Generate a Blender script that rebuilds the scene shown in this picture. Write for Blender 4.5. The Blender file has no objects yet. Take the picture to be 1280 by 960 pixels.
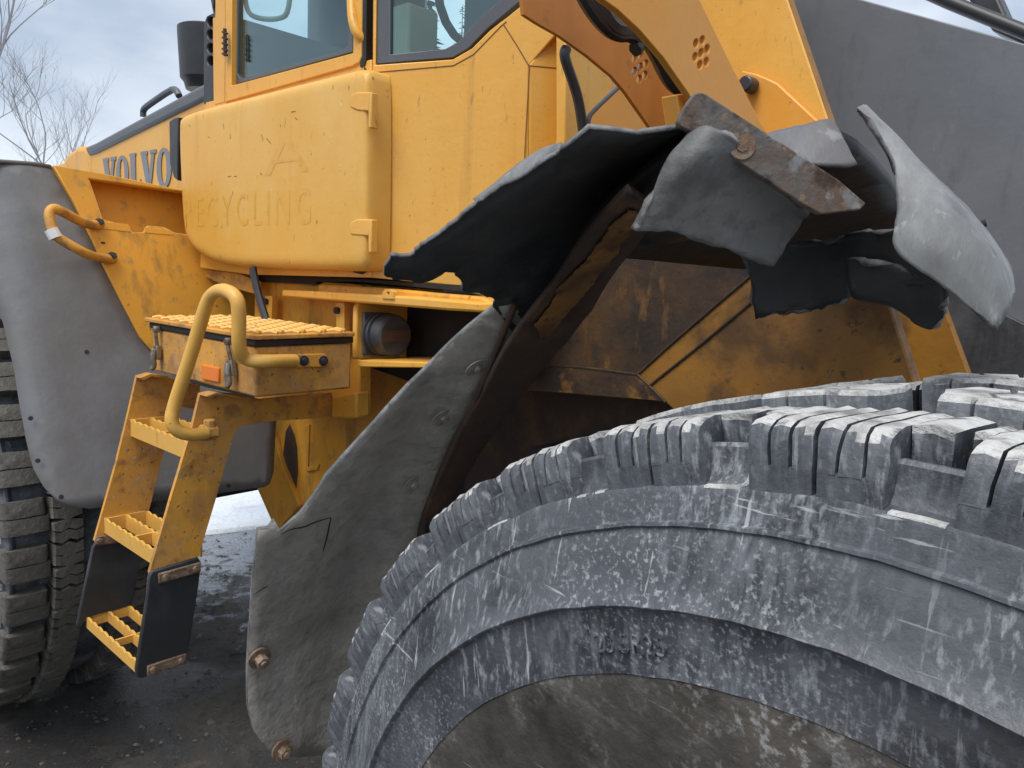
import bpy, bmesh, math, random
import numpy as np
from math import sin, cos, pi, radians, degrees, atan2, hypot, sqrt
from mathutils import Vector, Matrix, noise
random.seed(7)
S = bpy.context.scene
C = S.collection

# ------------------------------------------------------------------ camera, world, sun, exposure
FPX, PITCH, ROLL, EYE = 961.0, 8.0, 2.5, 1.668
def cam_axes():
    p, r = radians(PITCH), radians(ROLL)
    fw = np.array([0, cos(p), -sin(p)]); rt = np.array([1., 0, 0]); up = np.cross(rt, fw)
    return cos(r)*rt+sin(r)*up, -sin(r)*rt+cos(r)*up, fw
RT, UP, FW = cam_axes()
EYEP = np.array([0., 0., EYE])
cd = bpy.data.cameras.new('camera'); co = bpy.data.objects.new('camera', cd); C.objects.link(co)
cd.sensor_width = 36; cd.lens = FPX/1280*36; cd.clip_start = .02; cd.clip_end = 2000
co.matrix_world = Matrix(((RT[0], UP[0], -FW[0], 0), (RT[1], UP[1], -FW[1], 0), (RT[2], UP[2], -FW[2], EYE), (0, 0, 0, 1)))
S.camera = co
S.render.resolution_x, S.render.resolution_y = 1024, 768
S.view_settings.view_transform = 'Standard'; S.view_settings.look = 'None'
S.view_settings.exposure = 1.0; S.view_settings.gamma = 1

SUN_EL, SUN_AZ = radians(60), radians(215)          # azimuth from +Y clockwise
W = bpy.data.worlds.new('World'); S.world = W; W.use_nodes = True
wn, wl = W.node_tree.nodes, W.node_tree.links
wn.clear()
def wnode(t, **k):
    n = wn.new(t)
    for a, b in k.items(): setattr(n, a, b)
    return n
sky = wnode('ShaderNodeTexSky', sky_type='NISHITA', sun_disc=False, sun_elevation=SUN_EL, sun_rotation=SUN_AZ)
tc = wnode('ShaderNodeTexCoord'); mp = wnode('ShaderNodeMapping'); mp.inputs['Scale'].default_value = (1, 1, 2.2)
n1 = wnode('ShaderNodeTexNoise'); n1.inputs['Scale'].default_value = 2.6; n1.inputs['Detail'].default_value = 6; n1.inputs['Roughness'].default_value = .5
cr = wnode('ShaderNodeValToRGB')
cr.color_ramp.elements[0].position = .36; cr.color_ramp.elements[0].color = (3.0, 3.55, 4.4, 1)
cr.color_ramp.elements[1].position = .62; cr.color_ramp.elements[1].color = (5.9, 6.3, 6.8, 1)
mx = wnode('ShaderNodeMix', data_type='RGBA'); mx.inputs[0].default_value = .93
bg = wnode('ShaderNodeBackground'); bg.inputs['Strength'].default_value = .085
wo = wnode('ShaderNodeOutputWorld')
wl.new(tc.outputs['Generated'], mp.inputs[0]); wl.new(mp.outputs[0], n1.inputs['Vector']); wl.new(n1.outputs[0], cr.inputs[0])
wl.new(sky.outputs[0], mx.inputs[6]); wl.new(cr.outputs[0], mx.inputs[7]); wl.new(mx.outputs[2], bg.inputs[0]); wl.new(bg.outputs[0], wo.inputs[0])
sl = bpy.data.lights.new('sun', 'SUN'); so = bpy.data.objects.new('sun', sl); C.objects.link(so)
sl.energy = 1.5; sl.angle = radians(35); sl.color = (1, .965, .91)
sd = Vector((sin(SUN_AZ)*cos(SUN_EL), cos(SUN_AZ)*cos(SUN_EL), sin(SUN_EL)))
so.rotation_euler = sd.to_track_quat('Z', 'Y').to_euler()

# ------------------------------------------------------------------ two machine frames (the loader is slightly articulated)
class Frame:
    """u = forward along the machine, v = outward to its right side, z = up; world ground origin o"""
    def __init__(s, ox, oy, az):
        a = radians(az); s.o = np.array([ox, oy, 0.]); s.f = np.array([sin(a), -cos(a), 0]); s.n = np.array([-cos(a), -sin(a), 0]); s.k = np.array([0, 0, 1.])
    def w(s, u, v, z): return s.o+s.f*u+s.n*v+s.k*z
    def l(s, P): d = np.asarray(P)-s.o; return d@s.f, d@s.n, d[2]
    def mat(s, u, v, z):
        p = s.w(u, v, z)
        return Matrix(((s.f[0], s.n[0], 0, p[0]), (s.f[1], s.n[1], 0, p[1]), (0, 0, 1, p[2]), (0, 0, 0, 1)))
FA = Frame(.458, .661, 42.3)                        # front axle frame, u=v=0 at the middle of the right front wheel
FB = Frame(*FA.w(-1.55, -1.0, 0)[:2], 47.8)         # rear frame, origin at the articulation joint
def ray(x, y): return FW+RT*(x-640)/FPX-UP*(y-480)/FPX
def on_plane(x, y, p0, n):                          # survey: sight line (x,y) meets a plane of the machine
    r = ray(x, y); return EYEP+r*(((p0-EYEP)@n)/(r@n))
def axis_plane(fr, ax, val):
    n = {'u': fr.f, 'v': fr.n, 'z': fr.k}[ax]
    p = fr.w(*[val if a == ax else 0 for a in 'uvz'])
    return p, n
def H(fr, ax, val, *pts):
    p, n = axis_plane(fr, ax, val); return [on_plane(x, y, p, n) for x, y in pts]
def D(x, y, t): return EYEP+ray(x, y)*t             # point at depth t
def on_cyl(x, y, r):                                # sight line meets the fender cylinder: (angle, v)
    o = np.array(FA.l(EYEP)); q = ray(x, y); d = np.array([q@FA.f, q@FA.n, q[2]])
    oz = o[2]-.79
    a = d[0]**2+d[2]**2; b = 2*(o[0]*d[0]+oz*d[2]); c = o[0]**2+oz**2-r*r
    t = (-b+sqrt(b*b-4*a*c))/(2*a); P = o+d*t
    return atan2(P[0], P[2]-.79), P[1]

# ------------------------------------------------------------------ materials
MATS = {}
def material(name, base, rough=.5, metal=0, layers=(), bump=None, spec=.5, coat=0):
    """layers: (colour, scale, lo, hi, stretch, amount[, rough])"""
    m = bpy.data.materials.new(name); m.use_nodes = True
    N, L = m.node_tree.nodes, m.node_tree.links
    b = N['Principled BSDF']; b.inputs['Roughness'].default_value = rough; b.inputs['Metallic'].default_value = metal
    b.inputs['Specular IOR Level'].default_value = spec; b.inputs['Coat Weight'].default_value = coat
    t = N.new('ShaderNodeTexCoord')
    col = N.new('ShaderNodeRGB'); col.outputs[0].default_value = (*base, 1); cur = col.outputs[0]
    ro = None
    for i, ly in enumerate(layers):
        c, sc, lo, hi, st, am = ly[:6]
        mpn = N.new('ShaderNodeMapping'); mpn.inputs['Scale'].default_value = st; mpn.inputs['Location'].default_value = (i*3.7, i*1.3, i*2.1)
        if len(ly) > 7: mpn.inputs['Rotation'].default_value = ly[7]
        L.new(t.outputs['Object'], mpn.inputs[0])
        nz = N.new('ShaderNodeTexNoise'); nz.inputs['Scale'].default_value = sc; nz.inputs['Detail'].default_value = 7; nz.inputs['Roughness'].default_value = .62
        L.new(mpn.outputs[0], nz.inputs['Vector'])
        mr = N.new('ShaderNodeMapRange'); mr.inputs[1].default_value = lo; mr.inputs[2].default_value = hi; mr.inputs[3].default_value = 0; mr.inputs[4].default_value = am
        L.new(nz.outputs[0], mr.inputs[0])
        if len(ly) > 8:                                  # patchy: multiplied by a coarse noise
            nm = N.new('ShaderNodeTexNoise'); nm.inputs['Scale'].default_value = ly[8][0]; nm.inputs['Detail'].default_value = 4; L.new(mpn.outputs[0] if False else t.outputs['Object'], nm.inputs['Vector'])
            mm = N.new('ShaderNodeMapRange'); mm.inputs[1].default_value = ly[8][1]; mm.inputs[2].default_value = ly[8][2]; L.new(nm.outputs[0], mm.inputs[0])
            mu = N.new('ShaderNodeMath'); mu.operation = 'MULTIPLY'; L.new(mr.outputs[0], mu.inputs[0]); L.new(mm.outputs[0], mu.inputs[1]); mr = mu
        mi = N.new('ShaderNodeMix'); mi.data_type = 'RGBA'; mi.inputs[7].default_value = (*c, 1)
        L.new(mr.outputs[0], mi.inputs[0]); L.new(cur, mi.inputs[6]); cur = mi.outputs[2]
        if len(ly) > 6 and ly[6] is not None:
            mf = N.new('ShaderNodeMix'); mf.inputs[3].default_value = ly[6]
            L.new(mr.outputs[0], mf.inputs[0])
            if ro is None: mf.inputs[2].default_value = rough
            else: L.new(ro, mf.inputs[2])
            ro = mf.outputs[0]
    L.new(cur, b.inputs['Base Color'])
    if ro is not None: L.new(ro, b.inputs['Roughness'])
    if bump:
        prev = None
        for (sc, st, di) in bump:
            mpn = N.new('ShaderNodeMapping'); mpn.inputs['Scale'].default_value = st; L.new(t.outputs['Object'], mpn.inputs[0])
            nz = N.new('ShaderNodeTexNoise'); nz.inputs['Scale'].default_value = sc; nz.inputs['Detail'].default_value = 6; nz.inputs['Roughness'].default_value = .6
            L.new(mpn.outputs[0], nz.inputs['Vector'])
            bp = N.new('ShaderNodeBump'); bp.inputs['Strength'].default_value = 1; bp.inputs['Distance'].default_value = di
            L.new(nz.outputs[0], bp.inputs['Height'])
            if prev: L.new(prev, bp.inputs['Normal'])
            prev = bp.outputs[0]
        L.new(prev, b.inputs['Normal'])
    MATS[name] = m; return m
I3 = (1, 1, 1); N3 = (0, 0, 0)
YEL = (.72, .355, .045)
RUST = (.11, .042, .016)
DIRT = (.20, .11, .035)
m_cab = material('cab_yellow_paint', (.76, .375, .048), .38, layers=[((.76, .43, .10), 1.6, .4, .66, I3, .7), ((.68, .30, .022), 2.6, .46, .64, (1, 1, .22), .6), ((.42, .22, .06), 9, .58, .72, (1.6, 1.6, .07), .55), ((.30, .17, .05), 60, .62, .70, (1, 1, .3), .6), ((.20, .10, .03), 110, .66, .70, I3, .7)], bump=[(3, I3, .005), (60, I3, .0005)])
m_door = material('faded_yellow_paint', (.72, .405, .085), .46, layers=[((.68, .335, .035), 2.0, .45, .64, (1, 1, .5), .9), ((.74, .47, .15), 4, .5, .7, I3, .6), ((.42, .25, .08), 9, .58, .72, (1.8, 1.8, .06), .5), ((.2, .11, .03), 55, .65, .70, (1, 1, .4), .8), ((.78, .66, .45), 80, .68, .72, I3, .7)], bump=[(2.2, I3, .005), (60, I3, .0005)])
m_yel = material('yellow_paint', (.75, .355, .042), .45, layers=[((.63, .31, .04), 3, .45, .65, I3, .7), (DIRT, 9, .56, .70, (1, 1, .3), .75, .7), ((.36, .22, .08), 26, .57, .68, I3, .6), (RUST, 38, .66, .71, I3, .9, .8)], bump=[(14, I3, .0015)])
m_worn = material('worn_yellow_paint', (.68, .325, .045), .55, layers=[((.55, .30, .10), 7, .42, .62, I3, .8), ((.36, .175, .055), 6, .48, .62, I3, .7, .7), ((.30, .15, .055), 15, .52, .64, I3, .8, .8), ((.40, .27, .17), 26, .56, .68, I3, .7), (RUST, 70, .62, .68, I3, .9, .85), ((.62, .48, .28), 45, .62, .72, I3, .6)], bump=[(60, I3, .0012)])
m_boom = material('orange_yellow_paint', (.75, .315, .035), .42, layers=[((.72, .37, .10), 4, .46, .7, (1, 1, .5), .7), ((.36, .17, .05), 8, .6, .78, (1, 1, .3), .6), (RUST, 50, .68, .72, I3, .8)], bump=[(10, I3, .002)])
m_boomi = material('shaded_orange_paint', (.55, .19, .022), .55, layers=[((.32, .10, .015), 5, .45, .7, (1, 1, .5), .7), ((.10, .04, .015), 16, .62, .72, I3, .7)], bump=[(10, I3, .002)])  # inner-face copy of the boom paint, darkened for its shade
m_well = material('grimy_shaded_yellow_paint', (.30, .132, .011), .55, layers=[((.15, .065, .010), 2.6, .40, .60, I3, .75), ((.05, .024, .009), 5, .50, .62, I3, .75, .7), ((.02, .011, .008), 55, .59, .66, I3, .9, None, N3, (4, .42, .58))], bump=[(12, I3, .003)])  # dirt layers over a base darkened for the shade below the fender
m_patch = material('stained_yellow_steel', (.20, .095, .018), .6, layers=[((.08, .036, .012), 10, .44, .6, I3, .85), ((.03, .016, .01), 40, .56, .66, I3, .9)], bump=[(40, I3, .003)])
m_grime_shade = material('black_grime_and_shade', (.030, .016, .008), .6, layers=[((.10, .045, .009), 4, .46, .62, I3, .7), ((.012, .009, .008), 8, .48, .62, I3, .9), ((.20, .09, .015), 22, .60, .70, (1, 1, .4), .6)], bump=[(20, I3, .004)])  # wall grime with the fender's deep shade mixed into the colour
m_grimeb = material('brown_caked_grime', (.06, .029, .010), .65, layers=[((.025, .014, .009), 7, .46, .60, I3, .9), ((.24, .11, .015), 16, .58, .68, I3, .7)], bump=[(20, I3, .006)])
m_arch = material('rusty_brown_steel', (.04, .024, .017), .7, layers=[((.10, .048, .018), 9, .5, .66, I3, .8), ((.02, .014, .012), 14, .5, .68, I3, .8)], bump=[(30, I3, .004)])
m_rust = material('rusty_steel', (.105, .096, .088), .6, .05, layers=[((.105, .058, .034), 16, .44, .58, I3, .88, .8), ((.20, .21, .22), 24, .56, .64, I3, .8, .5), ((.035, .018, .012), 34, .52, .62, I3, .9), ((.26, .15, .07), 70, .6, .68, I3, .8)], bump=[(45, I3, .003), (9, I3, .004)])
m_rub = material('dull_grey_rubber', (.29, .272, .245), .62, layers=[((.36, .34, .31), 5, .42, .58, I3, .85), ((.17, .16, .145), 5, .46, .66, (1, 1, .4), .6), ((.17, .16, .148), 34, .50, .66, I3, .5), ((.34, .33, .31), 16, .55, .66, I3, .5), ((.46, .45, .43), 70, .60, .68, (1, 1, .5), .7, None, N3, (5, .48, .6)), ((.42, .42, .41), 26, .67, .71, (3, 3, .35), .8)], bump=[(45, I3, .003), (9, I3, .010)])
m_edge = material('worn_lit_rubber_edge', (.11, .112, .115), .65, layers=[((.24, .245, .25), 30, .45, .65, I3, .9), ((.06, .06, .06), 40, .58, .68, I3, .8)], bump=[(80, I3, .003)])  # paler sheet rims: wear plus the sky highlight put into the colour
m_rubd = material('black_rubber', (.026, .028, .031), .5, layers=[((.06, .062, .066), 6, .5, .75, I3, .7), ((.16, .16, .16), 60, .71, .77, I3, .6)], bump=[(30, I3, .002)])
m_roof = material('shade_darkened_rubber', (.012, .0125, .0135), .6, layers=[((.03, .03, .032), 8, .5, .7, I3, .7)], bump=[(30, I3, .002)])  # rubber blackened to carry the deep shade under the fender top
m_flap = material('scuffed_grey_rubber', (.125, .127, .125), .6, layers=[((.19, .192, .19), 7, .42, .62, I3, .9), ((.06, .06, .06), 10, .5, .64, I3, .75), ((.08, .08, .08), 50, .5, .62, I3, .6), ((.38, .38, .38), 60, .68, .76, I3, .6)], bump=[(40, I3, .003), (8, I3, .005)])
m_droop = material('weathered_pale_rubber', (.145, .15, .152), .6, layers=[((.25, .255, .258), 9, .42, .62, (1.4, 1.4, .3), .9), ((.10, .10, .103), 16, .5, .64, (1.5, 1.5, .2), .7), ((.02, .02, .02), 34, .66, .69, (1.3, 1.3, .3), .9), ((.34, .345, .35), 90, .6, .7, (1, 1, .3), .6)], bump=[(45, (1, 1, .3), .003)])
m_fend = material('grey_plastic_fender', (.175, .18, .19), .45, layers=[((.225, .23, .24), 3, .45, .72, I3, .8), ((.17, .145, .115), 2.2, .5, .75, I3, .6), ((.145, .142, .14), 5, .5, .66, (1, 1, .5), .5)], bump=[(2.5, I3, .006), (50, I3, .0008)])
m_bucket = material('grey_painted_steel', (.135, .145, .165), .42, layers=[((.175, .185, .205), 1.6, .4, .7, I3, .9), ((.25, .26, .28), 9, .62, .74, (1, 1, .5), .5), ((.09, .095, .105), 14, .55, .7, (1, 1, .3), .5), ((.30, .31, .33), 60, .68, .73, (2, 2, .3), .6)], bump=[(2.5, I3, .006)])
m_tin = material('dull_tin', (.13, .13, .142), .55, .1, layers=[((.14, .12, .11), 14, .5, .66, I3, .8), ((.30, .30, .32), 40, .6, .7, I3, .6)], bump=[(30, I3, .002)])
m_bucketd = material('scratched_dark_steel', (.055, .055, .06), .5, .2, layers=[((.02, .02, .022), 12, .5, .7, (2, 2, .25), .9), ((.16, .165, .18), 5, .5, .8, I3, .6)], bump=[(20, I3, .003)])
def tyre_material(name, rub, dust, mud, mudamt, d0):
    m = bpy.data.materials.new(name); m.use_nodes = True
    return m
m_tyre = material('scuffed_tyre_rubber', (.060, .066, .078), .40, layers=[
    ((.105, .113, .128), 5, .40, .60, I3, .75, .5), ((.11, .096, .086), 3.0, .52, .62, I3, .6, .6), ((.030, .033, .040), 8, .50, .62, I3, .8, .32),
    ((.20, .213, .237), 45, .46, .62, (2, 1, .45), .65, .65, N3, (4, .42, .58)), ((.33, .35, .378), 85, .52, .65, (1.7, 1, .55), .75, .8, N3, (5.5, .47, .60)), ((.42, .44, .47), 210, .53, .66, I3, .7, .8, N3, (3.6, .44, .60)),
    ((.50, .52, .54), 20, .650, .678, (5, 1, .3), .7, .8, N3, (3, .44, .54)), ((.48, .50, .52), 17, .650, .678, (.35, 1, 5), .7, .8, (0, .7, 0), (3.4, .44, .54)), ((.48, .50, .52), 26, .65, .68, (.4, 1, 5), .7, .8, (0, -.9, 0), (4.4, .46, .56))],
    bump=[(140, I3, .0009), (30, I3, .0015), (14, I3, .002)])
m_bead = material('brown_stained_tyre_rubber', (.058, .053, .049), .48, layers=[
    ((.13, .112, .093), 5, .44, .62, I3, .85, .6), ((.026, .021, .017), 9, .50, .64, I3, .85, .4), ((.20, .20, .20), 22, .52, .64, (.4, 1, 2.2), .7, .7, (0, .7, 0), (5, .42, .6)), ((.36, .355, .34), 26, .63, .67, (.3, 1, 5), .7, .8, (0, .9, 0), (4, .42, .55)), ((.36, .355, .34), 22, .64, .68, (.3, 1, 5), .7, .8, (0, -.5, 0), (5, .42, .55)), ((.34, .34, .34), 130, .52, .65, I3, .75, .8, N3, (5, .43, .58))],
    bump=[(60, I3, .002), (18, I3, .003)])
m_tread = material('dusty_tread_rubber', (.060, .066, .077), .5, layers=[
    ((.15, .165, .185), 9, .42, .60, I3, .8, .6), ((.028, .03, .035), 18, .50, .64, I3, .8), ((.42, .43, .44), 60, .57, .66, I3, .8, .85), ((.5, .52, .54), 30, .62, .68, (2.5, 1, .6), .7), ((.40, .41, .42), 150, .58, .68, I3, .6)],
    bump=[(90, I3, .004), (20, I3, .006)])
m_treadtop = material('dried_mud_on_tread', (.22, .215, .21), .8, layers=[
    ((.56, .555, .54), 22, .34, .54, I3, .95), ((.10, .10, .105), 34, .56, .66, I3, .85), ((.60, .60, .58), 90, .58, .68, I3, .7)],
    bump=[(80, I3, .006), (25, I3, .006)])
m_treadr = material('clean_tread_rubber', (.095, .088, .078), .7, layers=[((.15, .137, .12), 9, .4, .62, I3, .8), ((.04, .038, .036), 24, .54, .64, I3, .8), ((.26, .27, .28), 70, .60, .70, I3, .6)], bump=[(60, I3, .004)])
m_tyrer = material('bluish_tyre_rubber', (.05, .055, .065), .4, layers=[((.20, .22, .25), 8, .42, .66, I3, .9), ((.4, .42, .45), 40, .62, .72, I3, .7)], bump=[(50, I3, .003)])
m_blk = material('black_plastic', (.022, .024, .028), .45, layers=[((.05, .053, .06), 8, .45, .75, I3, .7)], bump=[(60, I3, .0006)])
m_hoodgrey = material('slate_grey_paint', (.085, .092, .105), .4, layers=[((.11, .118, .13), 4, .45, .75, I3, .7)])
m_void = material('gap_shade_steel', (.012, .011, .011), .8, layers=[((.03, .024, .02), 9, .5, .7, I3, .7)])  # near-black colour stands in for shade inside the gaps
m_gap = material('black_seal_and_gap_shade', (.012, .012, .013), .6)
m_stl = material('zinc_plated_steel', (.30, .27, .23), .4, .8, layers=[((.12, .08, .05), 50, .5, .66, I3, .7, .7)])
m_bolt = material('dark_bolt_steel', (.07, .075, .085), .4, .6, layers=[((.11, .06, .04), 60, .55, .7, I3, .6)])
m_rbolt = material('rusty_bolt_steel', (.17, .105, .07), .75, .2, layers=[((.30, .23, .17), 60, .45, .62, I3, .8), ((.06, .03, .02), 90, .55, .7, I3, .8)], bump=[(120, I3, .002)])
m_letter = material('grey_lettering', (.20, .205, .23), .5)
m_ghost = material('pale_letter_ghost', (.65, .34, .05), .46, layers=[((.72, .395, .075), 30, .36, .54, I3, .8), ((.40, .22, .06), 60, .60, .68, I3, .6)])
m_rail = material('pale_yellow_paint', (.73, .41, .09), .45, layers=[((.66, .36, .07), 9, .45, .7, I3, .7), ((.42, .25, .09), 18, .6, .74, I3, .7), (RUST, 60, .67, .71, I3, .9)], bump=[(30, I3, .001)])
m_seam = material('rust_stained_seam', (.22, .10, .03), .7)
m_orange = material('orange_reflector_plastic', (.80, .20, .012), .3)
m_white = material('white_tape', (.75, .76, .78), .7)
m_seat = material('grey_seat_fabric', (.16, .18, .19), .9)
m_cream = material('cream_interior_trim', (.40, .36, .25), .6)
m_trim = material('grey_cab_trim', (.20, .23, .25), .7, layers=[((.28, .31, .33), 3, .45, .6, I3, .6)])
m_buf = material('dark_buffer_rubber', (.042, .046, .053), .5, layers=[((.08, .085, .095), 14, .45, .65, I3, .7)])
m_cable = material('black_rubber_hose', (.03, .031, .035), .42)
m_bark = material('grey_bark', (.24, .235, .24), .9)
m_pine = material('dark_conifer_needles', (.035, .055, .035), .9)
g = bpy.data.materials.new('teal_tinted_glass'); g.use_nodes = True
gn, gl = g.node_tree.nodes, g.node_tree.links; gn.remove(gn['Principled BSDF'])
tr = gn.new('ShaderNodeBsdfTransparent'); tr.inputs[0].default_value = (.74, .88, .90, 1)
gs = gn.new('ShaderNodeBsdfGlossy'); gs.inputs['Roughness'].default_value = .015; gs.inputs[0].default_value = (.9, 1, 1, 1)
lw_ = gn.new('ShaderNodeLayerWeight'); lw_.inputs[0].default_value = .5
pw_ = gn.new('ShaderNodeMath'); pw_.operation = 'POWER'; pw_.inputs[1].default_value = 4; gl.new(lw_.outputs['Facing'], pw_.inputs[0])
fr_ = gn.new('ShaderNodeMath'); fr_.operation = 'MULTIPLY_ADD'; fr_.inputs[1].default_value = .8; fr_.inputs[2].default_value = .06; gl.new(pw_.outputs[0], fr_.inputs[0])
ms = gn.new('ShaderNodeMixShader'); gl.new(fr_.outputs[0], ms.inputs[0]); gl.new(tr.outputs[0], ms.inputs[1]); gl.new(gs.outputs[0], ms.inputs[2])
gl.new(ms.outputs[0], gn['Material Output'].inputs[0]); m_glass = g

# ------------------------------------------------------------------ mesh helpers
class MB:
    def __init__(s): s.v = []; s.f = []; s.mi = []
    def add(s, vs, fs, mi=0):
        o = len(s.v); s.v += [tuple(float(c) for c in v) for v in vs]; s.f += [tuple(i+o for i in f) for f in fs]; s.mi += [mi]*len(fs); return s
    def box(s, fr, u0, u1, v0, v1, z0, z1, mi=0):
        P = [fr.w(u, v, z) for z in (z0, z1) for v in (v0, v1) for u in (u0, u1)]
        return s.add(P, [(0, 2, 3, 1), (4, 5, 7, 6), (0, 1, 5, 4), (2, 6, 7, 3), (0, 4, 6, 2), (1, 3, 7, 5)], mi)
    def prism(s, pts, ext, mi=0, holes=()):
        """flat outline pts (world), extruded by vector ext"""
        pts = [np.asarray(p, float) for p in pts]; ext = np.asarray(ext, float)
        bm = bmesh.new()
        loops = []
        for lp in [pts]+[list(h) for h in holes]:
            vs = [bm.verts.new(p) for p in lp]; loops.append(vs)
            for i in range(len(vs)): bm.edges.new((vs[i], vs[(i+1) % len(vs)]))
        nv = len(bm.verts); bm.verts.index_update()
        if holes:
            bmesh.ops.triangle_fill(bm, use_beauty=True, edges=bm.edges[:])
            tris = [[v.index for v in f.verts] for f in bm.faces]
        else: tris = [list(range(len(pts)))]
        base = [np.array(v.co) for v in bm.verts]; bm.free()
        fs = [tuple(t) for t in tris]+[tuple(i+nv for i in reversed(t)) for t in tris]
        o = 0
        for lp in loops:
            n = len(lp)
            for i in range(n): fs.append((o+i, o+(i+1) % n, o+(i+1) % n+nv, o+i+nv))
            o += n
        return s.add(base+[b+ext for b in base], fs, mi)
    def tube(s, pts, r, seg=10, smooth=0, mi=0, cap=True):
        P = [Vector([float(c) for c in p]) for p in pts]
        for _ in range(smooth):                          # Chaikin
            Q = [P[0]]
            for a, b in zip(P, P[1:]): Q += [a.lerp(b, .25), a.lerp(b, .75)]
            P = Q+[P[-1]]
        R = r if hasattr(r, '__len__') else [r]*len(P)
        if len(R) != len(P): R = list(np.interp(np.linspace(0, 1, len(P)), np.linspace(0, 1, len(R)), R))
        vs = []; nrm = None
        for i, p in enumerate(P):
            t = (P[min(i+1, len(P)-1)]-P[max(i-1, 0)]).normalized()
            if nrm is None: nrm = t.orthogonal().normalized()
            nrm = (nrm-t*nrm.dot(t)).normalized(); b = t.cross(nrm)
            for k in range(seg):
                a = 2*pi*k/seg; vs.append(p+(nrm*cos(a)+b*sin(a))*R[i])
        fs = []
        for i in range(len(P)-1):
            for k in range(seg): fs.append((i*seg+k, i*seg+(k+1) % seg, (i+1)*seg+(k+1) % seg, (i+1)*seg+k))
        if cap: fs += [tuple(reversed(range(seg))), tuple((len(P)-1)*seg+k for k in range(seg))]
        return s.add(vs, fs, mi)
    def disc(s, p, n, r, h, seg=20, r2=None, mi=0):      # short cylinder from p along n
        p = Vector([float(c) for c in p]); n = Vector([float(c) for c in n]).normalized()
        return s.tube([p, p+n*h], [r, r if r2 is None else r2], seg, mi=mi)
    def grid(s, G, mi=0):
        n, m = len(G), len(G[0])
        return s.add([p for row in G for p in row], [(i*m+j, i*m+j+1, (i+1)*m+j+1, (i+1)*m+j) for i in range(n-1) for j in range(m-1)], mi)
    def mesh(s, name, mats, smooth=True, angle=35):
        me = bpy.data.meshes.new(name); me.from_pydata(s.v, [], s.f)
        for m in (mats if isinstance(mats, (list, tuple)) else [mats]): me.materials.append(m)
        me.polygons.foreach_set('material_index', s.mi)
        bm = bmesh.new(); bm.from_mesh(me); bmesh.ops.recalc_face_normals(bm, faces=bm.faces[:]); bm.to_mesh(me); bm.free()
        if smooth:
            me.shade_smooth(); me.set_sharp_from_angle(angle=radians(angle))
        me.update(); return me
    def build(s, name, mats, parent=None, bevel=0, seg=2, smooth=True, label=None, kind=None, angle=35):
        return link(name, s.mesh(name, mats, smooth, angle), parent, bevel, seg, label, kind)
WM = {}                                                  # world matrix of every object linked here
def link(name, data, parent=None, bevel=0, seg=2, label=None, kind=None, local=None):
    o = bpy.data.objects.new(name, data); C.objects.link(o)
    if parent is not None:
        o.parent = parent
        if local is None: o.matrix_parent_inverse = WM[parent.name].inverted(); WM[o.name] = Matrix()
        else: o.matrix_basis = local; WM[o.name] = WM[parent.name] @ local
    else:
        if local is not None: o.matrix_basis = local
        WM[o.name] = local.copy() if local is not None else Matrix()
    if bevel:
        b = o.modifiers.new('bevel', 'BEVEL'); b.width = bevel; b.segments = seg; b.limit_method = 'ANGLE'; b.angle_limit = radians(35); b.harden_normals = False
    if label: o['label'] = label
    if kind: o['kind'] = kind
    return o
def tag(o, label=None, cat=None, kind=None, group=None):
    if label: o['label'] = label
    if cat: o['category'] = cat
    if kind: o['kind'] = kind
    if group: o['group'] = group
    return o
def plate(fr, ax, val, px, th, mi=0, mb=None, holes=()):
    """plate whose visible face lies on plane ax=val; th>0 goes away along -axis"""
    mb = mb or MB(); n = axis_plane(fr, ax, val)[1]
    return mb.prism(H(fr, ax, val, *px), -n*th, mi, [H(fr, ax, val, *h) for h in holes])
def bolt_mb(p, n, r, h, washer=0):
    mb = MB()
    if washer: mb.disc(p, n, washer, h*.3, 16)
    q = np.asarray(p)+np.asarray(n)/np.linalg.norm(n)*(h*.3 if washer else 0)
    mb.disc(q, n, r, h, 6); mb.disc(np.asarray(q)+np.asarray(n)/np.linalg.norm(n)*h*.99, n, r*.5, h*.25, 10)
    return mb
def bolt(p, n, r, h, mat, parent, washer=0, name='bolt'): return bolt_mb(p, n, r, h, washer).build(name, mat, parent)
def circle_px(cx, cy, rx, ry, n=12, rot=0):
    return [(cx+rx*cos(2*pi*k/n)*cos(rot)-ry*sin(2*pi*k/n)*sin(rot), cy+rx*cos(2*pi*k/n)*sin(rot)+ry*sin(2*pi*k/n)*cos(rot)) for k in range(n)]
def text_mesh(txt, size, ext=.002):
    cu = bpy.data.curves.new('lettering', 'FONT'); cu.body = txt; cu.size = size; cu.extrude = ext; cu.resolution_u = 3
    o = bpy.data.objects.new('tmp', cu); me = bpy.data.meshes.new_from_object(o); bpy.data.objects.remove(o); bpy.data.curves.remove(cu)
    return me

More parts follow.
